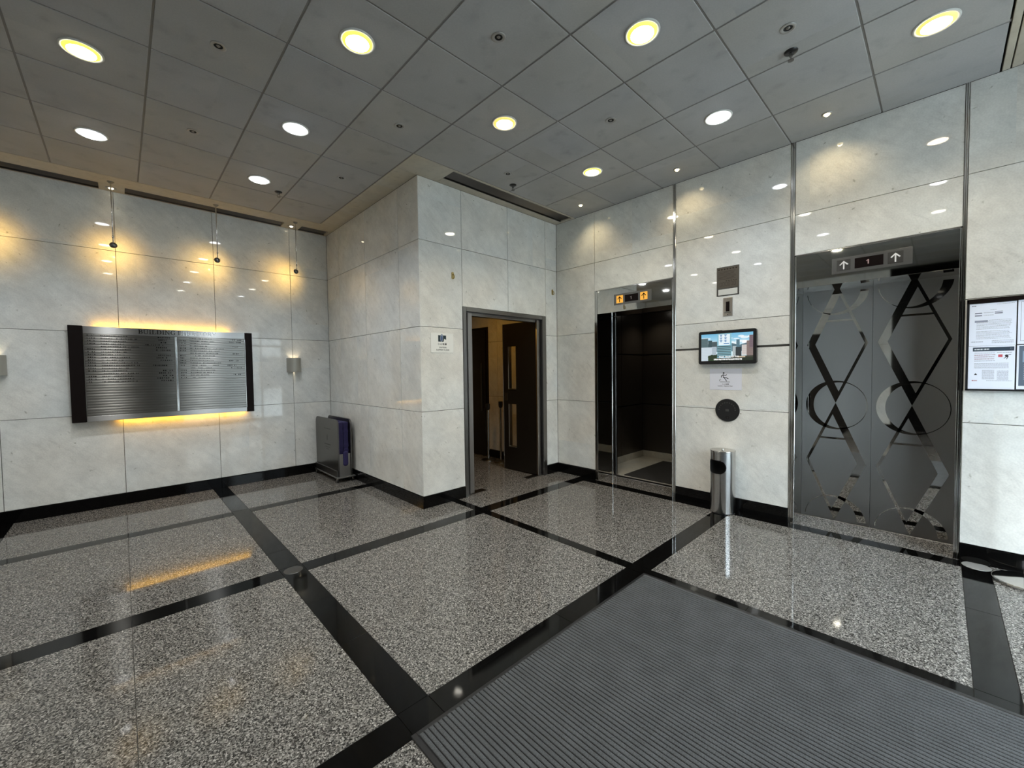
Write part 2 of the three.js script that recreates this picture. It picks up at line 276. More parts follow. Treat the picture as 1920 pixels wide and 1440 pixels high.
// plaster margins, with slots left open for the air vents
const VA = [[-4.0, -1.495], [-1.295, 0.235], [0.45, 0.795]], VZ = [-4.038, -3.856];
const plast = (x0, x1, z0, z1) => part(ceiling, 'plaster_margin', block(x0, x1, H - 0.001, H + 0.16, z0, z1, 0.002), M.plaster);
plast(XL, XB, VZ[1], -3.602); plast(XL, XB, ZA - 0.01, VZ[0]);
{ let x = XL; for (const [a, b] of VA) { plast(x, a, VZ[0], VZ[1]); x = b; } plast(x, XB, VZ[0], VZ[1]); }
plast(0.606, XB, -3.6, ZC); plast(0.606, 1.07, ZC, -1.206); plast(1.07, XD, -1.232, -1.206); plast(1.07, XD, ZC, -1.415); plast(2.95, XD, -1.415, -1.232);
plast(XL, XD, 2.405, 2.44); plast(XL, XD, 2.447, 2.495); plast(XL, XD, 2.72, ZF);
function vent(x0, x1, z0, z1, label, n) {
  const t = thing('ceiling_air_vent', label, 'air vent', [(x0 + x1) / 2, H, (z0 + z1) / 2], 0), w = (x1 - x0) / 2, d = (z1 - z0) / 2;
  part(t, 'duct', block(-w, w, 0.11, 0.13, -d, d, 0), M.blackMatt);
  const f = 0.006; for (const s of [-1, 1]) { part(t, 'frame_edge', block(-w, w, -0.003, 0.05, s * d, s * (d - f), 0.001), M.darkSteel); }
  for (let i = 1; i < n; i++) { const z = -d + 2 * d * i / n; part(t, 'slat', block(-w + 0.004, w - 0.004, -0.006, 0.006, -0.0016, 0.0016, 0).rotateX(0.75).translate(0, 0.018, z), M.darkSteel); }
  return t;
}
vent(...VA[0], ...VZ, 'long dark ceiling slot vent reaching the end of the directory wall', 12); vent(...VA[1], ...VZ, 'dark ceiling slot vent between the two hanging lamps above the directory', 12); vent(...VA[2], ...VZ, 'shortest dark ceiling slot vent in the corner above the umbrella dryer', 12);
vent(1.07, 2.95, -1.415, -1.232, 'dark louvred ceiling vent above the double door', 12); vent(XL + 0.1, XD, 2.495, 2.72, 'black slatted ceiling grille above the notice board', 8);

// ------------------------------------------------------------------ lamps in the ceiling
function lamp(parent, x, y, z, col, I, angle, pen, r, tx = 0, ty = -1, tz = 0) {
  const s = new THREE.SpotLight(col, I, 0, angle, pen, 2); s.position.set(x, y, z); s.target.position.set(x + tx, y + ty, z + tz); s.shadow.radius = r / 0.02; s.castShadow = true; s.shadow.bias = -0.001;
  s.name = 'lamp_light'; parent.add(s); parent.add(s.target); return s;
}
const hues = {
  yellow: [[1, 0.955, 0.82], [0.85, 0.76, 0.08], 'yellow rimmed'], warm: [[1, 0.85, 0.63], [1.0, 0.62, 0.10], 'orange rimmed'], cool: [[0.93, 0.97, 1.0], [0.85, 0.9, 1.0], 'cool white'],
};
function downlight(x, z, hue, where) {
  const [c, rim, word] = hues[hue];
  const t = thing('round_downlight', `${word} round ceiling downlight ${where}`, 'downlight', [x, H, z], 0, 'large round downlights of the tiled ceiling');
  part(t, 'trim_ring', lathe([[0.083, 0.004], [0.102, 0.004], [0.101, -0.004], [0.094, -0.007], [0.086, -0.005], [0.083, 0.004]]), M.whiteTrim);
  part(t, 'lens_rim', lathe([[0.066, -0.0135], [0.078, -0.011], [0.086, -0.004], [0.086, 0.001]]), glow(...rim, 1.3), 'coloured glass rim');
  part(t, 'lens', lathe([[0.0001, -0.018], [0.035, -0.0165], [0.055, -0.0150], [0.067, -0.0130]]), glow(...c, 34));
  lamp(t, 0, -0.012, 0, lin(...c), LAMP, 1.16, 0.85, 0.055);
}
for (const [x, z, h, w] of [
  [-1.5, -1.5, 'yellow', 'two tiles out from the vent wall, over the directory side'], [-0.3, -0.3, 'yellow', 'four tiles out from the directory wall'], [0.9, 0.9, 'yellow', 'far out in the middle of the lobby ceiling'], [2.1, 2.1, 'warm', 'beside the black slatted grille'],
  [-1.5, -2.7, 'cool', 'above the left half of the directory'], [-0.3, -1.5, 'cool', 'between the directory and the middle wall corner'], [0.9, -0.3, 'warm', 'in front of the marble corner'], [2.1, 0.9, 'cool', 'in front of the wall screen'],
  [-0.3, -2.7, 'cool', 'nearest the umbrella dryer'], [2.1, -0.3, 'yellow', 'in front of the open lift'],
  [-1.5, -0.3, 'cool', 'over the open floor'], [-1.5, 0.9, 'yellow', 'over the floor beside the mat'], [-0.3, 0.9, 'cool', 'over the mat edge'], [0.9, 2.1, 'cool', 'over the mat'], [-0.3, 2.1, 'yellow', 'over the mat near the entrance'],
  [-2.7, -2.7, 'cool', 'in the far left ceiling corner'], [-2.7, -1.5, 'yellow', 'along the left wall'],
]) downlight(x, z, h, w);
const offs = [[-0.9, -0.9, 'among the tiles over the open floor'], [-0.9, -2.1, 'in front of the directory'], [0.3, -0.9, 'beside the marble corner'], [0.3, -2.1, 'in front of the return wall'], [0.3, 0.3, 'between two yellow downlights'], [1.5, 0.3, 'between the lift and the mat'], [1.5, 1.5, 'beside a sprinkler near the patterned lift'], [1.5, -0.9, 'in front of the double door vent']];
for (const [x, z, w] of offs) {
  const t = thing('small_spotlight', `small unlit recessed ceiling spotlight ${w}`, 'spotlight', [x, H, z], 0, 'small unlit ceiling spotlights');
  part(t, 'trim_ring', lathe([[0.022, 0.002], [0.042, 0.002], [0.041, -0.004], [0.034, -0.006], [0.024, -0.003], [0.022, 0.002]]), M.fixture);
  part(t, 'reflector', lathe([[0.0001, -0.0005], [0.014, -0.0008], [0.024, -0.0022]]), M.blackMatt); part(t, 'bulb', lathe([[0.0001, -0.006], [0.007, -0.005], [0.011, -0.001]], 20), M.screw);
}
for (const [x, z, w] of [[2.69, -0.885, 'left of the open lift'], [2.69, 0.3, 'between open lift and screen'], [2.69, 1.5, 'above the patterned lift doors']]) {
  const t = thing('wall_washer', `tiny glowing ceiling spotlight ${w}`, 'spotlight', [x, H, z], 0, 'tiny lit spotlights along the lift wall');
  part(t, 'trim_ring', lathe([[0.020, 0.002], [0.036, 0.002], [0.035, -0.004], [0.028, -0.008], [0.022, -0.006], [0.020, 0.002]]), M.fixture);
  part(t, 'bulb', lathe([[0.0001, -0.020], [0.010, -0.018], [0.018, -0.010], [0.020, 0.001]], 20), glow(1, 0.84, 0.42, 9));
  lamp(t, 0, -0.012, 0, lin(1, 0.8, 0.46), SPOT * 2, 0.95, 0.8, 0.018, 0.35, -1, 0);
}
for (const [x, z, w] of [[-1.4, -3.945, 'behind a rod lamp over the directory'], [0.34, -3.94, 'between two slot vents near the corner']]) {
  const t = thing('slot_spotlight', `tiny lit spotlight in the plaster margin ${w}`, 'spotlight', [x, H - 0.001, z], 0);
  part(t, 'trim_ring', lathe([[0.020, 0.002], [0.045, 0.002], [0.044, -0.004], [0.030, -0.007], [0.022, -0.005], [0.020, 0.002]]), M.fixture);
  part(t, 'bulb', lathe([[0.0001, -0.016], [0.012, -0.014], [0.020, -0.006], [0.021, 0.001]], 20), glow(1, 0.88, 0.62, 8));
  lamp(t, 0, -0.01, 0, lin(1, 0.84, 0.55), SPOT * 0.25, 0.8, 0.8, 0.018);
}
for (const [x, z, w] of [[-0.077, -2.89, 'near the corner above the umbrella dryer'], [1.715, -1.05, 'in front of the louvred vent over the double door'], [1.727, 1.466, 'between unlit spotlight and patterned lift']]) {
  const t = thing('sprinkler', `black pendent fire sprinkler ${w}`, 'sprinkler', [x, H, z], 0, 'black ceiling sprinklers');
  part(t, 'escutcheon', lathe([[0.0001, -0.012], [0.02, -0.012], [0.036, -0.006], [0.038, 0.001]]), M.blackPlastic); part(t, 'body', cyl(0.010, 0.012, 0.02, 0, -0.03, 0, 12), M.darkSteel);
  part(t, 'frame', joined([-1, 1].map((s) => new THREE.TorusGeometry(0.013, 0.002, 6, 12, Math.PI).rotateZ(s * Math.PI / 2).translate(0, -0.04, 0))), M.darkSteel); part(t, 'deflector', cyl(0.017, 0.017, 0.002, 0, -0.056, 0, 16), M.darkSteel);
}

// ------------------------------------------------------------------ hanging lamps in front of the directory wall
for (const [x, w, turn] of [[-2.26, 'left of the directory', 0.05], [-1.402, 'over the left half of the directory', 0.0], [-0.52, 'over the right end of the directory', 0.2], [0.338, 'nearest the corner, above the small wall light', 0.32]]) {
  const t = thing('hanging_spotlight', `slim rod lamp with small dish hanging ${w}`, 'hanging lamp', [x, H, -3.755], 0, 'rod lamps along the directory wall');
  part(t, 'ceiling_cup', lathe([[0.0001, -0.02], [0.012, -0.02], [0.028, -0.004], [0.028, 0]]), M.screw); part(t, 'rod', cyl(0.0055, 0.0055, 0.53, 0, -0.55, 0, 12), M.chrome);
  part(t, 'rod_tip', lathe([[0.0055, -0.545], [0.009, -0.552], [0.009, -0.565], [0.005, -0.572], [0.005, -0.62]], 14), M.chrome);
  const d = part(t, 'dish', lathe([[0.0001, 0], [0.012, 0.001], [0.022, 0.006], [0.029, 0.016], [0.031, 0.026], [0.029, 0.026], [0.027, 0.016], [0.02, 0.008], [0.0001, 0.003]], 24), M.darkSteel);
  d.rotation.set(-Math.PI / 2 - 0.14, turn, 0, 'YXZ'); d.position.set(0, -0.638, 0.012);
  const b = part(d, 'bulb', new THREE.SphereGeometry(0.009, 14, 10).translate(0, 0.018, 0), glow(1, 0.72, 0.26, 40));
  lamp(d, 0, 0.018, 0, lin(1, 0.60, 0.14), 0.48, 1.05, 1, 0.007, 0, 1, 0);
}
// ------------------------------------------------------------------ wall lights
for (const [x, w] of [[0.35, 'between the directory and the corner'], [-2.27, 'left of the directory']]) {
  const t = thing('wall_light', `half-round brushed metal wall light ${w}`, 'wall light', [x, 1.535, ZA], 0), R0 = 0.09, hh = 0.096;
  part(t, 'shade', new THREE.CylinderGeometry(R0, R0, hh * 2, 40, 1, true, -Math.PI / 2, Math.PI), M.sconce);
  const half = (r) => { const p = []; for (let i = 0; i <= 24; i++) p.push([r * Math.cos(i / 24 * Math.PI), r * Math.sin(i / 24 * Math.PI)]); return p; };
  const top = extrude(half(R0), 0.003, [[...roundRect(0.11, 0.05, 0.006)].map(([a, b]) => [a, b + 0.029])]).rotateX(Math.PI / 2); part(t, 'top_plate', top.translate(0, hh, 0), M.sconce);
  const hole = []; for (let i = 0; i < 20; i++) hole.push([0.011 * Math.cos(i / 20 * 6.2832), 0.0125 + 0.011 * Math.sin(i / 20 * 6.2832)]);
  part(t, 'bottom_plate', extrude(half(R0), 0.003, [hole]).rotateX(Math.PI / 2).translate(0, -hh + 0.003, 0), M.sconce);
  part(t, 'bulb', new THREE.SphereGeometry(0.012, 14, 10).translate(0, 0.0, 0.028), glow(1, 0.85, 0.6, 25));
  const p = new THREE.PointLight(lin(1, 0.84, 0.6), 0.12, 0, 2); p.position.set(0, 0.0, 0.028); p.castShadow = true; p.shadow.radius = 0.2; p.name = 'lamp_light'; t.add(p);
}

// ------------------------------------------------------------------ building directory
const fonts = {}; for (const [k, f] of [['serif', 'droid_serif_regular'], ['sansb', 'droid_sans_bold']]) fonts[k] = await new FontLoader().loadAsync(`fonts/droid/${f}.typeface.json`);
const text = (s, size, depth, f = 'serif') => { const g = new TextGeometry(s, { font: fonts[f], size, depth, curveSegments: 4, bevelEnabled: false }); g.computeBoundingBox(); const b = g.boundingBox; return g.translate(-(b.min.x + b.max.x) / 2, -(b.min.y + b.max.y) / 2, 0); };
{
  const t = thing('building_directory', 'wide brushed steel building directory board with amber back light', 'directory board', [0, 0, ZA]);
  const F = 0.085, x0 = -1.767, x1 = -0.157, y0 = 0.945, y1 = 1.939;
  part(t, 'side_post', block(x0, -1.662, y0 - 0.004, y1 + 0.004, 0.004, F + 0.004, 0.003), M.darkWood, 'dark brown upright'); part(t, 'side_post', block(-0.234, x1, y0 - 0.004, y1 + 0.004, 0.004, F + 0.004, 0.003), M.darkWood, 'dark brown upright');
  part(t, 'back_tray', block(-1.66, -0.236, y0 + 0.035, y1 - 0.035, 0.045, F - 0.02, 0.002), M.darkSteel);
  const head = part(t, 'header_strip', block(-1.66, -0.236, 1.862, y1, F - 0.02, F, 0.002), M.steel); part(t, 'footer_strip', block(-1.66, -0.236, y0, 1.0, F - 0.02, F, 0.002), M.steel);
  part(head, 'lettering', text('BUILDING DIRECTORY', 0.046, 0.0012).scale(1.02, 1, 1).translate(-0.885, 1.905, F), M.mirror, 'engraved title BUILDING DIRECTORY');
  part(t, 'divider', block(-0.929, -0.903, 1.0, 1.862, F - 0.018, F + 0.004, 0.004), M.chrome); part(t, 'edge_trim', block(-0.240, -0.2345, 1.0, 1.862, F - 0.01, F + 0.006, 0.002), M.chrome); part(t, 'edge_trim', block(-1.6615, -1.656, 1.0, 1.862, F - 0.01, F + 0.006, 0.002), M.chrome);
  // engraved entries, too small to read: dark marks in three columns per strip
  const rows = 30, pitch = (1.862 - 1.0) / rows;
  const entries = [18, 17];
  const slatMap = canvasTexture(1536, 2048, (g, w, h) => {
    g.fillStyle = '#d9d8d4'; g.fillRect(0, 0, w, h);
    for (let c = 0; c < 2; c++) for (let r = 0; r < entries[c]; r++) {
      const y = (r + 0.5) * h / rows, u0 = c * w / 2, mark = (x, n, s, hh) => { for (let k = 0; k < n; k++) { if (rnd() < 0.12) continue; g.fillStyle = '#1c1a17'; const ww = s * rr(0.45, 0.7), q = x + k * s; for (let j = 0; j < 3; j++) { if (rnd() < 0.6) g.fillRect(q + j * ww / 3, y - hh / 2, ww / 3.4, hh); if (rnd() < 0.6) g.fillRect(q, y - hh / 2 + j * hh / 2.6, ww, hh / 4); } } };
      if (rnd() > 0.12) mark(u0 + 22, 4, 17, 26);
      mark(u0 + 130, 14 + Math.floor(rnd() * 15), 14, 26);
      if (rnd() > 0.3) { const n = 5 + Math.floor(rnd() * 6); mark(u0 + 760 - n * (rnd() > 0.5 ? 24 : 18) - 18, n, rnd() > 0.5 ? 20 : 17, 30); }
    }
  });
  const slatMat = std({ map: slatMap, color: lin(0.36, 0.355, 0.35), metalness: 1, roughness: 0.28, anisotropy: 1, anisotropyRotation: Math.PI / 2 });
  for (let c = 0; c < 2; c++) for (let r = 0; r < rows; r++) {
    const a = c ? -0.901 : -1.654, b = c ? -0.242 : -0.931, ym = 1.862 - (r + 0.5) * pitch, hw = (b - a) / 2, arc = []; for (let k = 0; k <= 10; k++) { const q = -0.19 + 0.38 * k / 10; arc.push([Math.sin(q) / Math.sin(0.19) * (pitch / 2 - 0.0009), (Math.cos(q) - 1) * 0.074]); }
    const g = new THREE.BufferGeometry(), PP = [], NN = [], II = []; arc.forEach(([y, z], k) => { const q = -0.19 + 0.38 * k / 10; for (const x of [-hw, hw]) { PP.push(x, y, z); NN.push(0, Math.sin(q), Math.cos(q)); } if (k < 10) II.push(2 * k, 2 * k + 1, 2 * k + 3, 2 * k, 2 * k + 3, 2 * k + 2); }); g.setAttribute('position', new THREE.Float32BufferAttribute(PP, 3)); g.setAttribute('normal', new THREE.Float32BufferAttribute(NN, 3)); g.setAttribute('uv', new THREE.Float32BufferAttribute(new Float32Array(44), 2)); g.setIndex(II);
    const p = g.attributes.position, uv = g.attributes.uv; for (let i = 0; i < p.count; i++) uv.setXY(i, c / 2 + (p.getX(i) / (b - a) + 0.5) / 2, 1 - (r + 0.5 - p.getY(i) / pitch) / rows);
    const m = part(t, 'name_strip', g, slatMat); m.position.set((a + b) / 2, ym, F - 0.003 + rr(-0.0006, 0.0006)); m.rotation.x = rr(-0.03, 0.03); m.rotation.y = rr(-0.004, 0.004);
  }
  for (const [s, xa, xe] of [[1, -1.58, -0.4], [-1, -1.42, -0.24]]) {
    const yy = s > 0 ? y1 - 0.014 : y0 + 0.014, amber = [1, 0.50, 0.035];
    part(t, 'light_strip', block(xa, xe, yy - 0.008, yy + 0.008, 0.03, 0.042, 0.002), glow(...amber, 6), 'amber light strip behind the board');
    const l = new THREE.RectAreaLight(lin(...amber), 24, xe - xa, 0.016); l.position.set((xa + xe) / 2, yy + s * 0.012, 0.036); l.name = 'lamp_light'; t.add(l); l.lookAt((xa + xe) / 2, yy + s * 0.5, ZA - 0.12);
  }
}

// ------------------------------------------------------------------ double door in the middle wall, with the passage behind
{
  const t = structure('door_1', 'dark double door standing open in a steel frame', 'door'), zf = ZC + 0.006, zk = ZC - 0.13;
  const fr = (a, b, c, d) => part(t, 'frame_member', block(a, b, c, d, zk, zf, 0.003), M.doorFrame);
  fr(DX0, DX0 + 0.048, 0, DH); fr(DX1 - 0.072, DX1, 0, DH); fr(DX0 + 0.048, DX1 - 0.072, DH - 0.048, DH);
  part(t, 'stop', block(DX0 + 0.048, DX0 + 0.09, 0, DH - 0.048, zk, ZC - 0.05, 0.001), M.doorFrame); part(t, 'stop', block(DX1 - 0.1, DX1 - 0.072, 0, DH - 0.048, zk, ZC - 0.05, 0.001), M.doorFrame);
  part(t, 'stop', block(DX0 + 0.09, DX1 - 0.1, DH - 0.085, DH - 0.048, zk, ZC - 0.05, 0.001), M.doorFrame);
  // each leaf has two tall narrow panes
  for (const [hx, s] of [[1.472, 1], [2.672, -1]]) {
    const leaf = new THREE.Group(); leaf.name = 'leaf'; leaf.position.set(hx, 0, -1.56); leaf.rotation.y = s > 0 ? -0.02 : 0.03; t.add(leaf);
    const th = 0.052, L = 0.66, win = [[-0.40, -0.55, 1.155, 1.76], [-0.40, -0.55, 0.335, 0.945]];
    const hs = win.map(([a, b, c, d]) => [[-a, c], [-b, c], [-b, d], [-a, d]]);
    const g = extrude([[0.026, 0.012], [L - 0.012, 0.012], [L - 0.012, 2.08], [0.026, 2.08]], th, hs).rotateY(Math.PI / 2).translate(s > 0 ? 0 : -th, 0, 0);
    part(leaf, 'panel', g, M.bronzeDoor);
    for (const [a, b] of [[0, -0.026], [-L + 0.012, -L]]) part(leaf, 'edge_strip', block(s > 0 ? -0.004 : -th - 0.004, s > 0 ? th + 0.004 : 0.004, 0.01, 2.082, a, b, 0.002), M.steel, 'bright steel edge');
    for (const [a, b, c, d] of win) {
      part(leaf, 'pane', new THREE.PlaneGeometry(a - b, d - c).rotateY(Math.PI / 2).translate(s * th / 2, (c + d) / 2, (a + b) / 2), M.glass);
      part(leaf, 'glazing_bead', block(s > 0 ? -0.006 : -th - 0.006, s > 0 ? th + 0.006 : 0.006, c, d, b - 0.004, b + 0.012, 0.002), M.steel); part(leaf, 'glazing_bead', block(s > 0 ? -0.006 : -th - 0.006, s > 0 ? th + 0.006 : 0.006, c - 0.004, c + 0.01, b, a, 0.002), M.steel);
    }
    part(leaf, 'push_plate', block(s > 0 ? -0.003 : -th - 0.003, s > 0 ? th + 0.003 : 0.003, 0.99, 1.1, -L + 0.03, -L + 0.09, 0.001), M.darkSteel);
  }
}
{
  const w1 = structure('wall_passage', 'walls of the passage behind the double door', 'wall');
  part(w1, 'wall_section', block(1.0, 1.1, -0.2, 3.1, -4.75, ZC - 0.14, 0), M.paleStone); part(w1, 'wall_section', block(1.0, XD + 0.2, -0.2, 3.1, -4.75, -4.6, 0), M.paleStone);
  const c1 = structure('ceiling_passage', 'plaster ceiling of the passage', 'ceiling'); part(c1, 'slab', block(1.0, XD + 0.2, 2.95, 3.1, -4.75, ZC - 0.14, 0), M.plaster);
  const t = thing('passage_downlight', 'amber ceiling lamp in the passage behind the double door', 'downlight', [2.0, 2.95, -2.5]);
  part(t, 'trim_ring', lathe([[0.06, 0.002], [0.08, 0.002], [0.078, -0.006], [0.062, -0.006], [0.06, 0.002]]), M.whiteTrim); part(t, 'lens', lathe([[0.0001, -0.02], [0.04, -0.016], [0.061, 0.0]]), glow(1, 0.72, 0.28, 5));
  lamp(t, 0, -0.01, 0, lin(1, 0.48, 0.06), 2.4, 1.3, 0.6, 0.05);
  const d = structure('door_2', 'dark door standing ajar in the passage', 'door'); part(d, 'frame_member', block(XD - 0.01, XD + 0.02, 0, 2.14, -3.05, -3.0, 0.002), M.bronzeDoor); part(d, 'frame_member', block(XD - 0.01, XD + 0.02, 0, 2.14, -3.68, -3.63, 0.002), M.bronzeDoor); part(d, 'frame_member', block(XD - 0.01, XD + 0.02, 2.09, 2.14, -3.63, -3.05, 0.002), M.bronzeDoor);
  part(d, 'leaf', block(XD - 0.035, XD + 0.012, 0.01, 2.09, -3.63, -3.05, 0.003), M.bronzeDoor); part(d, 'grip', block(XD - 0.055, XD - 0.035, 0.75, 1.55, -3.14, -3.115, 0.004), M.darkSteel);
}
for (const [x, z, hgt, w] of [[2.80, -2.80, 0.9, 'nearer the dark passage door'], [2.85, -2.555, 0.945, 'beside the glazed door leaf']]) {
  const t = thing('queue_post', `dark metal queue post in the passage, ${w}`, 'queue post', [x, 0, z], 0);
  part(t, 'base', lathe([[0.0001, 0.028], [0.05, 0.026], [0.108, 0.016], [0.115, 0.008], [0.115, 0]]), M.darkSteel); part(t, 'pole', cyl(0.019, 0.019, hgt - 0.12, 0, 0.026, 0, 20), M.chrome); part(t, 'belt_head', lathe([[0.019, hgt - 0.1], [0.03, hgt - 0.085], [0.034, hgt - 0.06], [0.034, hgt - 0.004], [0.03, hgt], [0.0001, hgt]], 24), M.blackPlastic);
}
// brass hooks on the middle wall
for (const [x, y, w] of [[1.25, 2.46, 'above the slippery floor sign'], [2.905, 2.48, 'in the corner right of the double door']]) {
  const t = thing('wall_hook', `small brass hook ${w}`, 'hook', [x, y, ZC]); part(t, 'plate', extrude(roundRect(0.03, 0.075, 0.014), 0.003, [], 0.001), M.brass);
  part(t, 'hook', new THREE.TubeGeometry(new THREE.CatmullRomCurve3([V3(0, 0.01, 0.003), V3(0, 0.004, 0.025), V3(0, -0.022, 0.032), V3(0, -0.034, 0.022), V3(0, -0.028, 0.014)]), 20, 0.0045, 8), M.brass);
}

// ------------------------------------------------------------------ lifts
const arrowShape = (s) => [[0, 0.5], [0.42, 0.06], [0.32, -0.02], [0.065, 0.25], [0.065, -0.5], [-0.065, -0.5], [-0.065, 0.25], [-0.32, -0.02], [-0.42, 0.06]].map(([a, b]) => [a * s, b * s]);
function lift(name, label, z0, z1, open) {
  const t = thing(name, label, 'lift', [XD, 0, (z0 + z1) / 2]), w = (z1 - z0) / 2, HB = 2.118, D = 0.315;
  part(t, 'header', block(-0.002, 0.02, HB, EH, -w, w, 0.001), M.mirror); part(t, 'soffit', block(0.02, D + 0.03, HB, HB + 0.02, -w, w, 0), M.mirror);
  for (const s of [-1, 1]) { part(t, 'reveal', block(0.0, D + 0.03, 0, HB, s * w, s * (w - 0.004), 0), M.mirror); part(t, 'frame_edge', block(-0.006, 0.012, 0, EH, s * w, s * (w - 0.012), 0.002), M.chrome); }
  part(t, 'frame_edge', block(-0.006, 0.012, EH - 0.012, EH, -w, w, 0.002), M.chrome);
  part(t, 'shaft_casing', joined([block(0.05, D + 0.2, HB + 0.02, HB + 0.5, -w - 0.04, w + 0.04, 0), block(0.1, 1.98, -0.2, 3.0, -w - 0.42, -w - 0.39, 0), block(0.1, 1.98, -0.2, 3.0, w + 0.39, w + 0.42, 0), block(1.95, 1.98, -0.2, 3.0, -w - 0.4, w + 0.4, 0), block(0.1, 1.98, 2.97, 3.0, -w - 0.4, w + 0.4, 0)]), M.blackMatt);
  // indicator plate
  const iz = open ? 0.004 : 0.005, p = part(t, 'indicator_plate', faceX(extrude(roundRect(0.488, 0.128, 0.004), 0.004, [], 0.0008).translate(iz, 2.262, 0), -0.0022), M.doorFrame);
  part(p, 'floor_display', block(-0.0095, -0.006, 2.222, 2.304, iz - 0.095, iz + 0.080, 0.001), M.displayGlass);
  for (const q of [-0.16, 0.155]) {
    part(p, 'arrow_panel', block(-0.0095, -0.006, 2.218, 2.308, q - 0.045, q + 0.045, 0.001), open ? glow(1, 0.47, 0.055, 0.95, 0.02) : M.darkSteel, open ? 'lit orange arrow panel' : 'unlit grey arrow panel');
    part(p, 'arrow', faceX(extrude(arrowShape(0.07), 0.0015).translate(q, 2.263, 0), -0.0095), open ? M.darkWood : M.paper);
  }
  const one = text('1', 0.035, 0.001, 'sansb').translate(-0.01, 2.263, 0); part(p, 'digit', faceX(one, -0.0096), glow(0.5, 0.03, 0.03, open ? 0.06 : 0.25));
  part(t, 'sill', block(D - 0.005, D + 0.06, -0.004, 0.004, -w, w, 0.001), M.steel);
  return [t, w, HB, D];
}
{
  const [t, w, HB, D] = lift('lift_entrance', 'open lift with dark car and lit orange arrows', E1[0], E1[1], true);
  for (const [i, d] of [[0, 0.07], [1, 0.115]]) part(t, 'door_edge', block(D + 0.02 + i * 0.05, D + 0.055 + i * 0.05, 0.006, HB, -w - 0.25, -w + 0.012 + i * 0.022, 0.004), i ? M.darkSteel : M.chrome, 'retracted steel door leaf');
  // the car; coordinates relative to the wall plane and the middle of the opening
  const c = new THREE.Group(); c.name = 'car'; t.add(c); const a0 = D + 0.13, a1 = 1.72, b0 = -0.80, b1 = 0.80, ch = 2.3;
  part(c, 'floor_stone', block(a0, a1, -0.03, 0.002, b0, b1, 0), M.paleStone, 'pale stone car floor'); part(c, 'floor_mat', block(a0 - 0.005, a1 - 0.16, 0.002, 0.01, b0 + 0.42, b1, 0.001), M.carMat, 'dark mat');
  part(c, 'car_ceiling', block(a0 - 0.1, a1 + 0.05, ch, ch + 0.03, b0 - 0.03, b1 + 0.03, 0), M.darkSteel);
  for (const [y0, y1] of [[0.1, 0.84], [0.86, 1.63], [1.65, ch]]) {
    for (const [x0, x1] of [[a0, (a0 + a1) / 2], [(a0 + a1) / 2, a1]]) { part(c, 'wall_panel', block(x0 + 0.003, x1 - 0.003, y0, y1, b0 - 0.02, b0, 0.002), M.carPanel); part(c, 'wall_panel', block(x0 + 0.003, x1 - 0.003, y0, y1, b1, b1 + 0.02, 0.002), M.carPanel); }
    for (const [q0, q1] of [[b0, b0 + 0.53], [b0 + 0.53, b1 - 0.53], [b1 - 0.53, b1]]) part(c, 'wall_panel', block(a1, a1 + 0.02, y0, y1, q0 + 0.003, q1 - 0.003, 0.002), M.carPanel);
  }
  part(c, 'shell', joined([block(a0 - 0.1, a1 + 0.06, -0.03, ch, b0 - 0.04, b0 - 0.02, 0), block(a0 - 0.1, a1 + 0.06, -0.03, ch, b1 + 0.02, b1 + 0.04, 0), block(a1 + 0.02, a1 + 0.06, -0.03, ch, b0 - 0.04, b1 + 0.04, 0), block(a0 - 0.1, a0 - 0.02, -0.03, ch, -0.85, -w - 0.02, 0), block(a0 - 0.1, a0 - 0.02, -0.03, ch, w + 0.02, 0.85, 0)]), M.blackMatt);
  for (const s of [b0, b1 - 0.012]) part(c, 'car_skirting', block(a0, a1, 0.002, 0.1, s, s + 0.012, 0.001), M.paleStone); part(c, 'car_skirting', block(a1 - 0.012, a1, 0.002, 0.1, b0, b1, 0.001), M.paleStone);
  const L = new THREE.Group(); L.name = 'car_lamp'; L.position.set(1.45, ch, -0.45); c.add(L);
  part(L, 'lens', lathe([[0.0001, -0.012], [0.03, -0.01], [0.042, 0]], 24), glow(1, 0.93, 0.8, 6)); lamp(L, 0, -0.006, 0, lin(1, 0.9, 0.72), 0.5, 1.1, 0.6, 0.03);
}
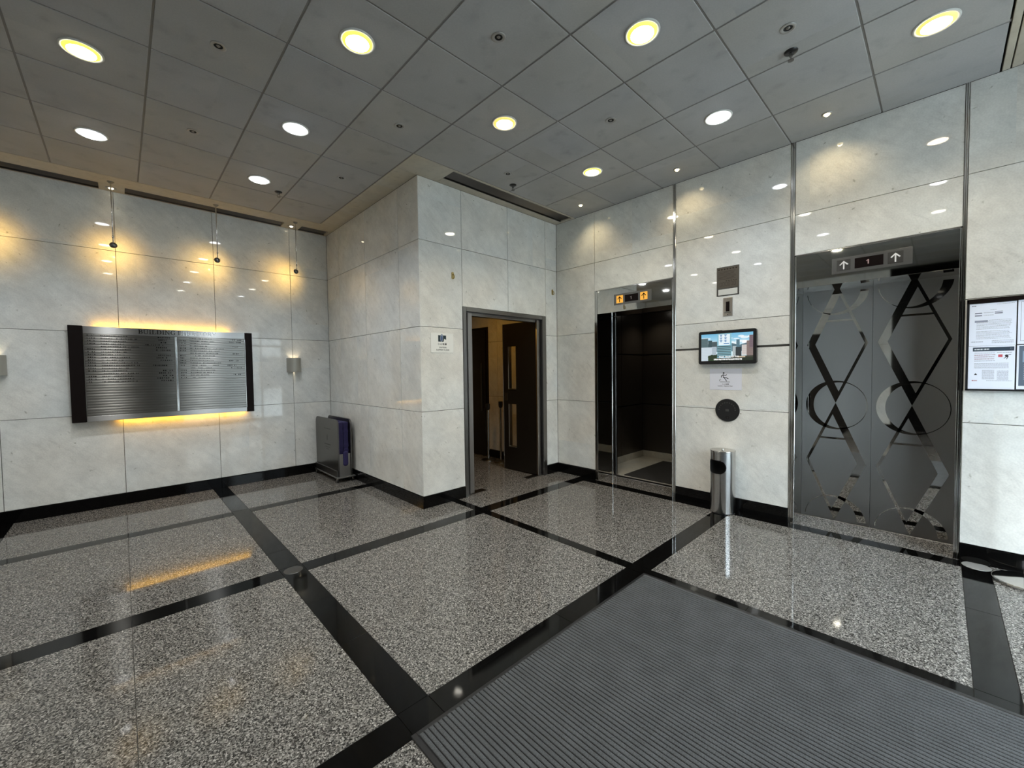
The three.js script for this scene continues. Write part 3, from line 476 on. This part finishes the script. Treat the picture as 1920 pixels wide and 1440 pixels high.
{
  const [t, w, HB, D] = lift('lift_entrance', 'closed steel lift doors with mirror-polished letter pattern', E2[0], E2[1], false);
  const cz = [];
  for (const s of [-1, 1]) {
    const d = part(t, 'door_leaf', block(D, D + 0.03, 0.006, HB + 0.02, s < 0 ? -w + 0.005 : 0.0013, s < 0 ? -0.0013 : w - 0.005, 0.0012, [0, 0], 1), M.doorSteel), c = s * w / 2 + (s < 0 ? 0.006 : 0.0), hw = w / 2 - 0.012; let layer = 0;
    const inlay = (pts, holes) => { const e = 0.0004 + 0.00012 * (layer++ % 6); part(d, 'mirror_inlay', faceX(extrude(pts.map(([a, b]) => [a + c, b]), e, (holes || []).map((h) => h.map(([a, b]) => [a + c, b]))), D), M.mirror); };
    const Wk = 0.062, Wn = 0.022, A = 0.218;
    // a letter between its point and its two feet: the heavy and the light stroke meet in the point. up = point above feet
    const stroke = (py, fy, side, wd, other, top = 9, bot = -9) => {
      // outer edge from point (0,py) to foot (side*A, fy); inner edge shifted inwards by wd, cut at the other outer edge
      const k = (2 * A - 0) / (2 * A), s1 = 1 - wd / (2 * A), mix = (a, b, q) => a + (b - a) * q;
      let pts = [[0, py], [side * A, fy], [side * (A - wd), fy], [-side * (A - A * s1), mix(fy, py, s1)]];
      // clip to the leaf
      for (const [lim, sg] of [[top, 1], [bot, -1]]) { const out = []; for (let i = 0; i < pts.length; i++) { const p = pts[i], q = pts[(i + 1) % pts.length], ip = sg * (lim - p[1]) >= 0, iq = sg * (lim - q[1]) >= 0; if (ip) out.push(p); if (ip !== iq) { const r = (lim - p[1]) / (q[1] - p[1]); out.push([p[0] + r * (q[0] - p[0]), lim]); } } pts = out; }
      if (pts.length > 2) inlay(pts);
    };
    const T = HB, B = 0.012;
    stroke(2.165, 1.625, -1, Wk, 0, T, B); stroke(2.165, 1.625, 1, Wn, 0, T, B);
    stroke(1.09, 1.625, -1, Wk, 0, T, B); stroke(1.09, 1.625, 1, Wn, 0, T, B);
    stroke(1.09, 0.55, -1, Wn, 0, T, B); stroke(1.09, 0.55, 1, Wk, 0, T, B);
    stroke(0.01, 0.55, -1, Wn, 0, T, B); stroke(0.01, 0.55, 1, Wk, 0, T, B);
    const bar = (y, a0, a1) => inlay([[a0, y - 0.008], [a1, y - 0.008], [a1, y + 0.008], [a0, y + 0.008]]);
    bar(1.835, -0.075, 0.118); bar(0.765, -0.128, 0.075);
    // ring with a heavy side: outer ellipse and a smaller one set off to the light side
    const ring = (cy, a0, a1, heavy) => { const o = [], n = []; for (let i = 0; i <= 40; i++) { const q = a0 + (a1 - a0) * i / 40; o.push([0.222 * Math.cos(q), cy + 0.222 * Math.sin(q)]); n.unshift([0.190 * Math.cos(q) - heavy * 0.027, cy + 0.207 * Math.sin(q)]); } return [...o, ...n]; };
    inlay(ring(1.07, Math.PI * 0.5, Math.PI * 1.5, -1)); inlay(ring(1.07, -Math.PI * 0.5, Math.PI * 0.5, -1));
    inlay(ring(2.11, Math.PI * 1.03, Math.PI * 1.97, 1)); inlay(ring(0.018, Math.PI * 0.02, Math.PI * 0.98, 1));
  }
}

// ------------------------------------------------------------------ things on the lift wall
const glyphs = {
  小: [[[5, 1], [5, 9], [4, 8.3]], [[2.5, 4], [1.2, 7]], [[7.3, 4], [8.8, 7]]],
  心: [[[1.8, 5], [1.2, 7.5]], [[3.3, 4], [3.5, 7.8], [4.5, 8.6], [7.2, 8.5], [7.6, 7]], [[4.8, 2.5], [5.8, 4.2]], [[7.8, 3.8], [8.8, 6]]],
  地: [[[0.8, 4], [4, 4]], [[2.4, 1.5], [2.4, 7.6]], [[0.5, 8], [4.2, 7]], [[4.5, 5], [9, 3.5], [8.8, 6.3], [8, 6]], [[6.8, 1], [6.8, 7]], [[5.3, 3], [5.3, 8], [6, 8.8], [9, 8.8], [9.3, 7.3]]],
  滑: [[[1, 1.5], [2, 2.5]], [[0.6, 4.2], [1.7, 5]], [[0.8, 9], [2.3, 6.2]], [[4, 4], [4, 1], [8.5, 1], [8.5, 4]], [[6, 4], [6, 2.5], [8.5, 2.5]], [[3, 6], [3, 4.6], [9.5, 4.6], [9.3, 6]], [[4.2, 9.2], [4.2, 5.8], [8.3, 5.8], [8.3, 9], [7.5, 9]], [[4.2, 7], [8.3, 7]], [[4.2, 8.1], [8.3, 8.1]]],
};
function hanzi(g, str, x, y, s) { g.lineWidth = s * 0.1; for (const ch of str) { for (const st of glyphs[ch]) { g.beginPath(); st.forEach(([a, b], i) => (i ? g.lineTo(x + a * s / 10, y + b * s / 10) : g.moveTo(x + a * s / 10, y + b * s / 10))); g.stroke(); } x += s * 1.08; } }
const greek = (g, x, y, w, h, col = '#9a9ca6') => { g.fillStyle = col; let q = x; while (q < x + w) { const k = 3 + rnd() * 16; g.fillRect(q, y, Math.min(k, x + w - q), h); q += k + 3; } };
// a sheet hung on the right wall: the printed face looks into the lobby (-x)
function sheet(t, name, z0, z1, y0, y1, x, tex, rough = 0.6, th = 0.0015, label) {
  part(t, name + '_back', block(x, x + th, y0, y1, z0, z1, 0), M.paper);
  const m = std({ map: tex, roughness: rough }); return part(t, name, new THREE.PlaneGeometry(z1 - z0, y1 - y0).rotateY(-Math.PI / 2).translate(x - 0.0004, (y0 + y1) / 2, (z0 + z1) / 2), m, label);
}
{ // instruction plaque
  const t = thing('lift_notice_plaque', 'grey metal lift instruction plaque with pale label strip', 'plaque', [XD, 0, 0]);
  part(t, 'plate', block(-0.004, 0, 2.139, 2.426, 0.572, 0.78, 0.001), M.darkSteel);
  const tex = canvasTexture(512, 512, (g, w, h) => { g.fillStyle = '#6b645c'; g.fillRect(0, 0, w, h); g.fillStyle = '#241d18'; for (let i = 0; i < 7; i++) { g.fillRect(24 + i * 68, 26, 44, 10); g.fillRect(30 + i * 68, 40, 32, 14); } for (let r = 0; r < 7; r++) greek(g, 30, 92 + r * 32, 430 - rnd() * 60, 9, '#3a322b'); g.strokeStyle = '#332c27'; g.lineWidth = 5; for (let i = 0; i < 6; i++) g.strokeRect(70 + i * 66, 370, 40, 90); for (let i = 0; i < 5; i++) g.fillRect(210 + i * 56, 330, 34, 14); });
  part(t, 'engraving', new THREE.PlaneGeometry(0.2, 0.2).rotateY(-Math.PI / 2).translate(-0.0043, 2.317, 0.676), std({ map: tex, metalness: 0.6, roughness: 0.35 })); part(t, 'label_strip', block(-0.006, -0.004, 2.148, 2.205, 0.588, 0.766, 0.0005), M.whiteTrim, 'pale blank label');
}
{ const t = thing('call_panel', 'small steel plate with dark slot window below the plaque', 'switch plate', [XD, 0, 0]); part(t, 'plate', block(-0.005, 0, 1.936, 2.118, 0.634, 0.723, 0.0015), M.steel); part(t, 'slot_window', block(-0.0065, -0.005, 1.982, 2.079, 0.66, 0.694, 0.0006), M.darkWood, 'dark red window'); part(t, 'cover', block(-0.0075, -0.005, 1.966, 1.980, 0.648, 0.708, 0.001), M.chrome); part(t, 'screw', new THREE.CylinderGeometry(0.004, 0.004, 0.003, 12).rotateZ(Math.PI / 2).translate(-0.006, 1.95, 0.678), M.blackMatt); part(t, 'screw', new THREE.CylinderGeometry(0.004, 0.004, 0.003, 12).rotateZ(Math.PI / 2).translate(-0.006, 2.103, 0.678), M.screw); }
{ // wall screen
  const t = thing('wall_screen', 'black framed display screen showing a city skyline', 'screen', [XD, 1.626, 0.679]);
  part(t, 'bracket', block(-0.02, 0, -0.1, 0.1, -0.12, 0.12, 0.002), M.blackMatt);
  part(t, 'housing', faceX(extrude(roundRect(0.528, 0.328, 0.018), 0.026, [], 0.003), -0.018), M.blackPlastic); part(t, 'camera_bump', block(-0.046, -0.03, 0.164, 0.171, -0.1, -0.04, 0.002), M.blackPlastic);
  const tex = canvasTexture(640, 360, (g, w, h) => {
    let gr = g.createLinearGradient(0, 0, 0, 200); gr.addColorStop(0, '#6fb6da'); gr.addColorStop(1, '#d8eef5'); g.fillStyle = gr; g.fillRect(0, 0, w, h);
    g.fillStyle = 'rgba(255,255,255,0.75)'; for (let i = 0; i < 26; i++) { g.beginPath(); g.ellipse(rnd() * w, 40 + rnd() * 110, 30 + rnd() * 50, 6 + rnd() * 12, 0, 0, 7); g.fill(); }
    g.fillStyle = '#55707c'; g.beginPath(); g.moveTo(0, 150); for (let x = 0; x <= w; x += 20) g.lineTo(x, 165 - 30 * Math.abs(Math.sin(x * 0.013)) - rnd() * 6); g.lineTo(w, 240); g.lineTo(0, 240); g.fill();
    const b = (x, y, ww, hh, c, l) => { g.fillStyle = c; g.fillRect(x, y, ww, hh); g.fillStyle = l; for (let q = y + 5; q < y + hh - 3; q += 9) g.fillRect(x + 3, q, ww - 6, 3); };
    b(0, 55, 90, 170, '#5b7278', '#43565b'); b(92, 85, 50, 120, '#3c5258', '#2e4247'); b(142, 104, 66, 80, '#4b5a5f', '#39474b'); b(0, 176, 150, 184, '#cfdbe4', '#aebfcb'); b(140, 170, 60, 150, '#b4c2cc', '#8fa0ab');
    g.fillStyle = '#2f4a2c'; g.fillRect(90, 290, 130, 70); g.fillStyle = '#23351f'; for (let i = 0; i < 30; i++) { g.beginPath(); g.arc(90 + rnd() * 150, 285 + rnd() * 60, 16, 0, 7); g.fill(); }
    b(208, 0, 178, 320, '#8ec4d6', '#7ab0c2'); g.fillStyle = '#e4f0f6'; g.fillRect(226, 12, 140, 142); g.fillStyle = '#3c78b0'; for (let i = 0; i < 2; i++) for (let j = 0; j < 3; j++) { g.fillRect(238 + i * 56, 16 + j * 36, 34, 6); g.fillRect(252 + i * 56, 16 + j * 36, 8, 28); g.fillRect(240 + i * 56, 30 + j * 36, 30, 5); } g.fillRect(290, 128, 66, 12);
    for (let y = 165; y < 310; y += 22) { g.fillStyle = '#3d5a60'; g.fillRect(210, y, 170, 12); g.fillStyle = '#8c9b98'; g.fillRect(210, y + 12, 170, 3); }
    b(400, 175, 46, 140, '#b9c4c8', '#8b989d'); b(444, 88, 40, 110, '#5d7f8e', '#4a6a78'); b(436, 185, 70, 130, '#323a40', '#252c31'); b(510, 160, 60, 130, '#d9d3cf', '#a8a19e'); b(566, 110, 74, 200, '#8a7a76', '#6d5f5c'); b(596, 40, 44, 160, '#7c6a72', '#5e5057');
    g.fillStyle = '#3c3d33'; g.fillRect(380, 300, 260, 60); g.fillStyle = '#c9b9a0'; g.fillRect(460, 305, 90, 22); g.fillStyle = '#1e2a1c'; g.fillRect(200, 322, 440, 38);
    g.fillStyle = '#ffffff'; for (const [x, k] of [[232, 4], [310, 7], [430, 3]]) for (let i = 0; i < k; i++) { g.fillRect(x + i * 16, 298, 4, 22); g.fillRect(x + i * 16, 298 + (i % 3) * 8, 12, 5); g.fillRect(x + i * 16 + 8, 300, 4, 20); } for (let i = 0; i < 22; i++) g.fillRect(165 + i * 16, 330 + rnd() * 4, 11, 20);
  });
  part(t, 'screen', new THREE.PlaneGeometry(0.478, 0.27).rotateY(-Math.PI / 2).translate(-0.0475, 0.001, 0), std({ color: lin(0.02, 0.02, 0.02), roughness: 0.2, emissive: lin(1, 1, 1), emissiveMap: tex, emissiveIntensity: 1.0 }));
  part(t, 'maker_mark', block(-0.0480, -0.0472, -0.152, -0.149, -0.045, 0.035, 0), M.screw);
  const l = new THREE.RectAreaLight(lin(0.8, 0.92, 1), 0.35, 0.47, 0.26); l.position.set(-0.05, 0, 0); l.name = 'lamp_light'; t.add(l); l.lookAt(XD - 2, 1.626, 0.679);
}
{ const t = thing('slip_notice', 'white paper notice with slipping figure below the screen', 'notice', [XD, 0, 0]);
  const tex = canvasTexture(600, 420, (g, w, h) => {
    g.fillStyle = '#dfe0ea'; g.fillRect(0, 0, w, h); g.fillStyle = '#15151c'; g.strokeStyle = '#15151c'; g.lineWidth = 13; g.lineCap = 'round'; g.lineJoin = 'round';
    g.beginPath(); g.arc(268, 88, 16, 0, 7); g.fill(); const ln = (...p) => { g.beginPath(); p.forEach(([x, y], i) => (i ? g.lineTo(x, y) : g.moveTo(x, y))); g.stroke(); };
    ln([258, 118], [262, 172], [292, 196], [322, 246]); ln([270, 170], [308, 178], [352, 196]); ln([258, 124], [228, 140], [222, 172]); ln([262, 124], [300, 132], [322, 122]); g.lineWidth = 8; ln([206, 262], [380, 262]); ln([196, 236], [186, 244]); ln([206, 206], [214, 214]); ln([188, 222], [198, 226]);
    hanzi(g, '小心地滑', 236, 290, 30); g.font = 'bold 25px sans-serif'; g.textAlign = 'center'; g.fillStyle = '#15151c'; g.fillText('Caution - Slippery Floor', 296, 352);
  });
  sheet(t, 'paper', 0.507, 0.808, 1.199, 1.413, -0.0015, tex); }
{ const t = thing('round_wall_plaque', 'round black glass plaque on the marble above the ash bin', 'plaque', [XD, 0.996, 0.677]);
  part(t, 'disc', new THREE.CylinderGeometry(0.112, 0.114, 0.008, 64).rotateZ(Math.PI / 2).translate(-0.004, 0, 0), M.blackPlastic);
  const dots = []; for (let i = 0; i < 11; i++) { const a = Math.PI * (0.02 + 0.96 * i / 10); dots.push(new THREE.CylinderGeometry(0.006, 0.006, 0.001, 10).rotateZ(Math.PI / 2).translate(-0.0085, 0.076 * Math.sin(a), -0.076 * Math.cos(a))); } part(t, 'dial_marks', joined(dots), M.darkSteel);
  part(t, 'button', block(-0.010, -0.008, -0.012, 0.012, -0.014, 0.014, 0.002), M.darkSteel); part(t, 'emblem', new THREE.TorusGeometry(0.013, 0.002, 6, 20).rotateY(Math.PI / 2).translate(-0.0085, -0.075, 0.004), M.darkWood); }
{ // notice board
  const t = thing('notice_board', 'black framed notice board full of white papers', 'notice board', [XD, 0, 0]), z0 = 2.272, z1 = 3.0, y0 = 1.238, y1 = 1.882;
  part(t, 'back_panel', block(-0.012, 0, y0, y1, z0, z1, 0.001), M.blackPlastic); part(t, 'frame_edge', block(-0.022, -0.012, y1 - 0.03, y1, z0, z1, 0.001), M.darkWood); part(t, 'frame_edge', block(-0.022, -0.012, y0, y0 + 0.012, z0, z1, 0.001), M.blackPlastic); part(t, 'frame_edge', block(-0.022, -0.012, y0, y1, z0, z0 + 0.011, 0.001), M.blackPlastic);
  const page = (kind) => canvasTexture(420, 594, (g, w, h) => {
    g.fillStyle = '#e9eefc'; g.fillRect(0, 0, w, h);
    if (kind === 0) { greek(g, 20, 26, 40, 10, '#55586a'); greek(g, 250, 20, 150, 5); for (const [x, y, k] of [[50, 128, 66], [50, 160, 66], [230, 120, 70], [230, 138, 70]]) { g.fillStyle = '#7d8194'; g.fillRect(x, y, k, y < 130 && x > 200 ? 8 : 16); } greek(g, 190, 92, 54, 6); greek(g, 130, 128, 90, 6); greek(g, 130, 164, 90, 6); g.fillStyle = '#8c90a4'; g.fillRect(50, 236, 120, 28); for (let i = 0; i < 16; i++) if (i !== 8) greek(g, i ? 66 : 180, 236 + i * 17, i ? 320 - rnd() * 30 : 200, 5); greek(g, 20, 530, 110, 12, '#a5a9ba'); for (let i = 0; i < 3; i++) greek(g, 210, 520 + i * 16, 190, 6); }
    if (kind === 1) { g.fillStyle = '#2c3c4c'; g.fillRect(40, 18, 370, 54); greek(g, 56, 36, 76, 18, '#dfe4ec'); g.strokeStyle = '#ffffff'; greek(g, 140, 36, 50, 18, '#e6e9f0'); g.beginPath(); g.arc(384, 42, 9, 0, 7); g.stroke(); for (let i = 0; i < 5; i++) greek(g, 56, 92 + i * 27, 200 - rnd() * 20, 9, i && i < 4 ? '#8c5f68' : '#a3a6b4'); greek(g, 260, 90, 130, 7); g.fillStyle = '#c8545e'; g.fillRect(272, 120, 38, 36); g.fillStyle = '#231a24'; g.beginPath(); g.arc(346, 138, 15, 0, 7); g.fill(); g.fillRect(336, 146, 26, 14); g.lineWidth = 6; g.strokeStyle = '#231a24'; g.beginPath(); g.moveTo(360, 126); g.lineTo(384, 122); g.moveTo(340, 158); g.lineTo(322, 176); g.moveTo(354, 158); g.lineTo(346, 186); g.stroke(); for (let i = 0; i < 6; i++) greek(g, 56, 236 + i * 13, 310, 5); g.fillStyle = '#33343c'; g.beginPath(); g.moveTo(70, 372); g.lineTo(56, 398); g.lineTo(86, 398); g.fill(); for (let i = 0; i < 12; i++) { greek(g, 130, 330 + i * 11, 110, 5); greek(g, 265, 340 + i * 11, 100, 5); } greek(g, 36, 470, 50, 12, '#a36a76'); greek(g, 170, 474, 230, 5); }
    if (kind === 2) { g.strokeStyle = '#9296a6'; g.lineWidth = 4; g.strokeRect(26, 26, w - 52, h - 70); for (let i = 0; i < 18; i++) greek(g, 60, 70 + i * 25, 300, 6); }
    if (kind === 3) { g.fillStyle = '#5b6878'; g.fillRect(18, 14, w - 36, h - 60); g.fillStyle = '#8fa0b4'; g.fillRect(50, 80, 320, 150); for (let i = 0; i < 9; i++) greek(g, 60, 260 + i * 24, 300, 8, '#c4ccd6'); }
  });
  const px = -0.0155; const sh = (k, a, b, c, d) => { const p = sheet(t, 'paper', a, b, c, d, px + (k % 2) * 0.0012, page(k), 0.7, 0.001); p.rotation.x = 0; };
  sh(0, 2.285, 2.497, 1.552, 1.848); sh(1, 2.2845, 2.496, 1.249, 1.551); sh(2, 2.503, 2.713, 1.556, 1.852); sh(3, 2.503, 2.713, 1.252, 1.550);
}
{ // ash bin
  const t = thing('ash_bin', 'tall round stainless ash bin with black opening', 'bin', [2.872, 0, 0.678], 0), R = 0.112, hh = 0.615;
  part(t, 'base_ring', lathe([[0.0001, 0.012], [R - 0.004, 0.012], [R - 0.003, 0.0], [R - 0.012, 0]], 48), M.blackPlastic);
  // body with an oval opening cut in the shell on the side facing the middle wall
  const nU = 160, nV = 90, oa = 3.48, ow = 0.95, oy = 0.458, oh = 0.066;
  const shell = (r) => {
    const P = [], I = [], U = [];
    for (let j = 0; j <= nV; j++) for (let i = 0; i <= nU; i++) { const a = i / nU * 6.28319, y = 0.008 + (hh - 0.02) * j / nV; P.push(r * Math.cos(a), y, r * Math.sin(a)); U.push(a * r, y); }
    const hole = (i, j) => { const a = (i + 0.5) / nU * 6.28319, y = 0.008 + (hh - 0.02) * (j + 0.5) / nV, q = Math.max(0, Math.abs(a - oa) - (ow - oh / R)) * R; return q * q + (y - oy) ** 2 < oh * oh; };
    for (let j = 0; j < nV; j++) for (let i = 0; i < nU; i++) { if (hole(i, j)) continue; const a = j * (nU + 1) + i, b = a + nU + 1; I.push(a, b, a + 1, a + 1, b, b + 1); }
    const g = new THREE.BufferGeometry(); g.setAttribute('position', new THREE.Float32BufferAttribute(P, 3)); g.setAttribute('uv', new THREE.Float32BufferAttribute(U, 2)); g.setIndex(I); g.computeVertexNormals(); return g;
  };
  part(t, 'body', shell(R), std({ color: lin(0.6, 0.6, 0.6), metalness: 1, roughness: 0.2, side: THREE.DoubleSide }));
  part(t, 'liner', shell(R - 0.003), std({ color: lin(0.10, 0.10, 0.10), roughness: 0.8, side: THREE.DoubleSide }), 'grey painted liner');
  part(t, 'rim', lathe([[R - 0.001, hh - 0.015], [R + 0.003, hh - 0.012], [R + 0.003, hh - 0.002], [R - 0.003, hh], [0.088, hh - 0.004], [0.03, hh - 0.018], [0.0001, hh - 0.02]], 48), M.chrome); part(t, 'ash_tray_knob', lathe([[0.0001, hh + 0.012], [0.010, hh + 0.010], [0.012, hh - 0.01], [0.008, hh - 0.02]], 20), M.chrome);
}
{ // chrome post base beside the skirting, cut by the edge of the picture
  const t = thing('barrier_post', 'chrome barrier post with round base beside the notice board wall', 'barrier post', [2.79, 0, 2.56]);
  part(t, 'base', lathe([[0.0001, 0.042], [0.03, 0.040], [0.09, 0.030], [0.148, 0.022], [0.155, 0.018], [0.156, 0.003], [0.152, 0]], 64), M.chrome); part(t, 'pole', cyl(0.02, 0.02, 0.9, 0, 0.038, 0, 24), M.chrome); part(t, 'belt_head', lathe([[0.02, 0.92], [0.032, 0.93], [0.032, 0.99], [0.0001, 1.0]], 24), M.blackPlastic);
}

// ------------------------------------------------------------------ slippery floor sign on the middle wall
{ const t = thing('caution_sign', 'white caution slippery floor sign left of the double door', 'sign', [1.098, 1.725, ZC]);
  const tex = canvasTexture(600, 420, (g, w, h) => { g.fillStyle = '#eeeee9'; g.fillRect(0, 0, w, h); g.fillStyle = '#26333a'; g.fillRect(190, 46, 214, 140); g.fillStyle = '#8a97a8'; g.beginPath(); g.ellipse(284, 100, 38, 84, 0.1, 0, 7); g.fill(); g.fillStyle = '#4c5c86'; g.beginPath(); g.ellipse(284, 112, 24, 56, 0.1, 0, 7); g.fill(); g.fillStyle = '#eeeee9'; g.beginPath(); g.moveTo(330, 190); g.lineTo(352, 120); g.lineTo(404, 140); g.lineTo(404, 190); g.fill(); g.fillStyle = '#1b1b1b'; g.strokeStyle = '#1b1b1b'; g.lineCap = 'round'; hanzi(g, '小心地滑', 178, 204, 56); g.font = 'bold 44px sans-serif'; g.textAlign = 'center'; g.fillText('CAUTION', 310, 324); g.fillText('SLIPPERY FLOOR', 308, 378); });
  part(t, 'plate', block(-0.143, 0.143, -0.104, 0.104, 0, 0.004, 0.001), M.whiteTrim); part(t, 'print', new THREE.PlaneGeometry(0.284, 0.206).translate(0, 0, 0.0044), std({ map: tex, roughness: 0.25 }));
}
// ------------------------------------------------------------------ umbrella dryer in the corner
{
  const t = thing('umbrella_dryer', 'slim steel umbrella dryer with purple pads in the corner', 'umbrella dryer', [0.69, 0, -3.585]), L = 0.42, y0 = 0.085, y1 = 0.81;
  for (const x of [-0.105, 0.1]) for (const z of [-0.38, 0.38]) { const k = new THREE.Group(); k.name = 'caster'; k.position.set(x, 0, z); t.add(k); part(k, 'wheel', new THREE.CylinderGeometry(0.02, 0.02, 0.016, 20).rotateZ(Math.PI / 2).translate(0, 0.02, 0), M.blackPlastic); part(k, 'fork', block(-0.012, 0.012, 0.022, 0.056, -0.008, 0.008, 0.002), M.chrome); }
  part(t, 'base_plate', block(-0.122, 0.122, 0.056, 0.072, -L, L + 0.005, 0.004), M.steel); part(t, 'drip_ledge', block(-0.112, -0.094, 0.072, 0.155, -L + 0.01, L - 0.03, 0.003), M.darkSteel);
  const side = []; { const r = 0.07, zA = -L + 0.01, zB = L - 0.03; side.push([zA, y0 - 0.01], [zB, y0 - 0.01]); for (let i = 0; i <= 8; i++) { const a = i / 8 * Math.PI / 2; side.push([zB - r + r * Math.cos(a), y1 - r + r * Math.sin(a)]); } for (let i = 0; i <= 8; i++) { const a = Math.PI / 2 + i / 8 * Math.PI / 2; side.push([zA + r + r * Math.cos(a), y1 - r + r * Math.sin(a)]); } }
  const outer = part(t, 'side_panel', faceX(extrude(side, 0.014, [], 0.002), -0.076), M.darkSteel); part(t, 'side_panel', faceX(extrude(side, 0.014, [], 0.002), 0.088), M.darkSteel);
  const tex = canvasTexture(512, 512, (g, w, h) => { g.fillStyle = '#ffffff'; g.fillRect(0, 0, w, h); g.strokeStyle = '#2e2b27'; g.fillStyle = '#2e2b27'; greek(g, 120, 30, 300, 10, '#4a463f'); g.lineWidth = 9; g.beginPath(); g.moveTo(256, 130); g.lineTo(266, 230); g.stroke(); g.beginPath(); g.ellipse(258, 190, 14, 52, 0.05, 0, 7); g.fill(); greek(g, 120, 300, 300, 14, '#3f3b35'); greek(g, 170, 350, 200, 8, '#4a463f'); greek(g, 200, 384, 130, 8, '#4a463f'); });
  part(outer, 'print', new THREE.PlaneGeometry(0.4, 0.4).rotateY(-Math.PI / 2).translate(-0.0930, 0.5, 0.02), std({ map: tex, color: lin(0.16, 0.155, 0.15), metalness: 1, roughness: 0.32 }), 'faint printed umbrella and instructions');
  part(t, 'end_panel', block(-0.074, 0.074, 0.072, 0.36, L - 0.06, L - 0.045, 0.003), M.steel); part(t, 'end_panel', block(-0.074, 0.074, 0.072, 0.36, -L + 0.02, -L + 0.035, 0.003), M.steel);
  // two thick microfibre pads, and their flap hanging through the end panel
  const pad = (x) => { const g = new THREE.BoxGeometry(0.058, 0.47, 0.74, 3, 24, 36), p = g.attributes.position; for (let i = 0; i < p.count; i++) { const k = n2(p.getY(i) * 55, p.getZ(i) * 55) * 0.005; p.setX(i, p.getX(i) + Math.sign(p.getX(i)) * k); p.setZ(i, p.getZ(i) + k * (Math.abs(p.getZ(i)) > 0.37 ? 1 : 0)); } g.computeVertexNormals(); return g.translate(x, 0.535, -0.03); };
  part(t, 'microfibre_pad', pad(-0.034), M.purple); part(t, 'microfibre_pad', pad(0.034), M.purple);
  const flap = new THREE.CapsuleGeometry(0.034, 0.13, 8, 16); { const p = flap.attributes.position; for (let i = 0; i < p.count; i++) p.setZ(i, p.getZ(i) * 0.5); flap.computeVertexNormals(); } part(t, 'pad_flap', flap.translate(0.01, 0.30, L - 0.043), M.purple);
}
// ------------------------------------------------------------------ ribbed entrance mat
{
  const t = thing('entrance_mat', 'large charcoal ribbed entrance mat on the granite', 'mat', [0, 0, 0]), xa = -0.60, xe = 1.172, za = 0.765, ze = 4.1, pitch = 0.0215, n = Math.floor((xe - xa) / pitch);
  const P = [], I = [], U = []; const prof = [[0, 0.0030], [0.16, 0.0030], [0.20, 0.0085], [0.32, 0.0100], [0.6, 0.0104], [0.88, 0.0100], [0.99, 0.0085]]; const rows = 40;
  const xs = []; for (let i = 0; i < n; i++) for (const [a, y] of prof) xs.push([xa + (i + a) * pitch, y]);
  for (let k = 0; k <= rows; k++) for (const [x, y] of xs) { const z = za + (ze - za) * k / rows; P.push(x, y, z); U.push(x / 0.7, z / 0.7); }
  const m = xs.length; for (let k = 0; k < rows; k++) for (let i = 0; i + 1 < m; i++) { const a = k * m + i, b = a + m; I.push(a, b, a + 1, a + 1, b, b + 1); }
  const g = new THREE.BufferGeometry(); g.setAttribute('position', new THREE.Float32BufferAttribute(P, 3)); g.setAttribute('uv', new THREE.Float32BufferAttribute(U, 2)); g.setIndex(I); const flat = g.toNonIndexed(); flat.computeVertexNormals(); part(t, 'ribbed_pile', flat, M.carpet);
  part(t, 'backing', block(xa - 0.0, xe, 0.0003, 0.004, za, ze, 0), M.blackPlastic);
  const ed = (x0, x1, z0, z1) => part(t, 'rubber_edge', block(x0, x1, 0.0003, 0.0062, z0, z1, 0.002, [0, 0], 0.7), M.blackPlastic); ed(xa - 0.022, xa, za - 0.022, ze); ed(xe, xe + 0.022, za - 0.022, ze); ed(xa, xe, za - 0.022, za);
}
// ------------------------------------------------------------------ dark door opposite the lifts (seen only in the polished doors)
{ const d = structure('door_3', 'dark door in the wall opposite the lifts', 'door'); part(d, 'leaf', block(XL - 0.012, XL + 0.01, 0, 2.19, -0.09, 0.99, 0.003), M.bronzeDoor); part(d, 'frame_member', block(XL - 0.01, XL + 0.018, 0, 2.2, -0.1, -0.06, 0.002), M.steel); part(d, 'frame_member', block(XL - 0.01, XL + 0.018, 0, 2.2, 0.96, 1.0, 0.002), M.steel); }

renderer.render(scene, camera);
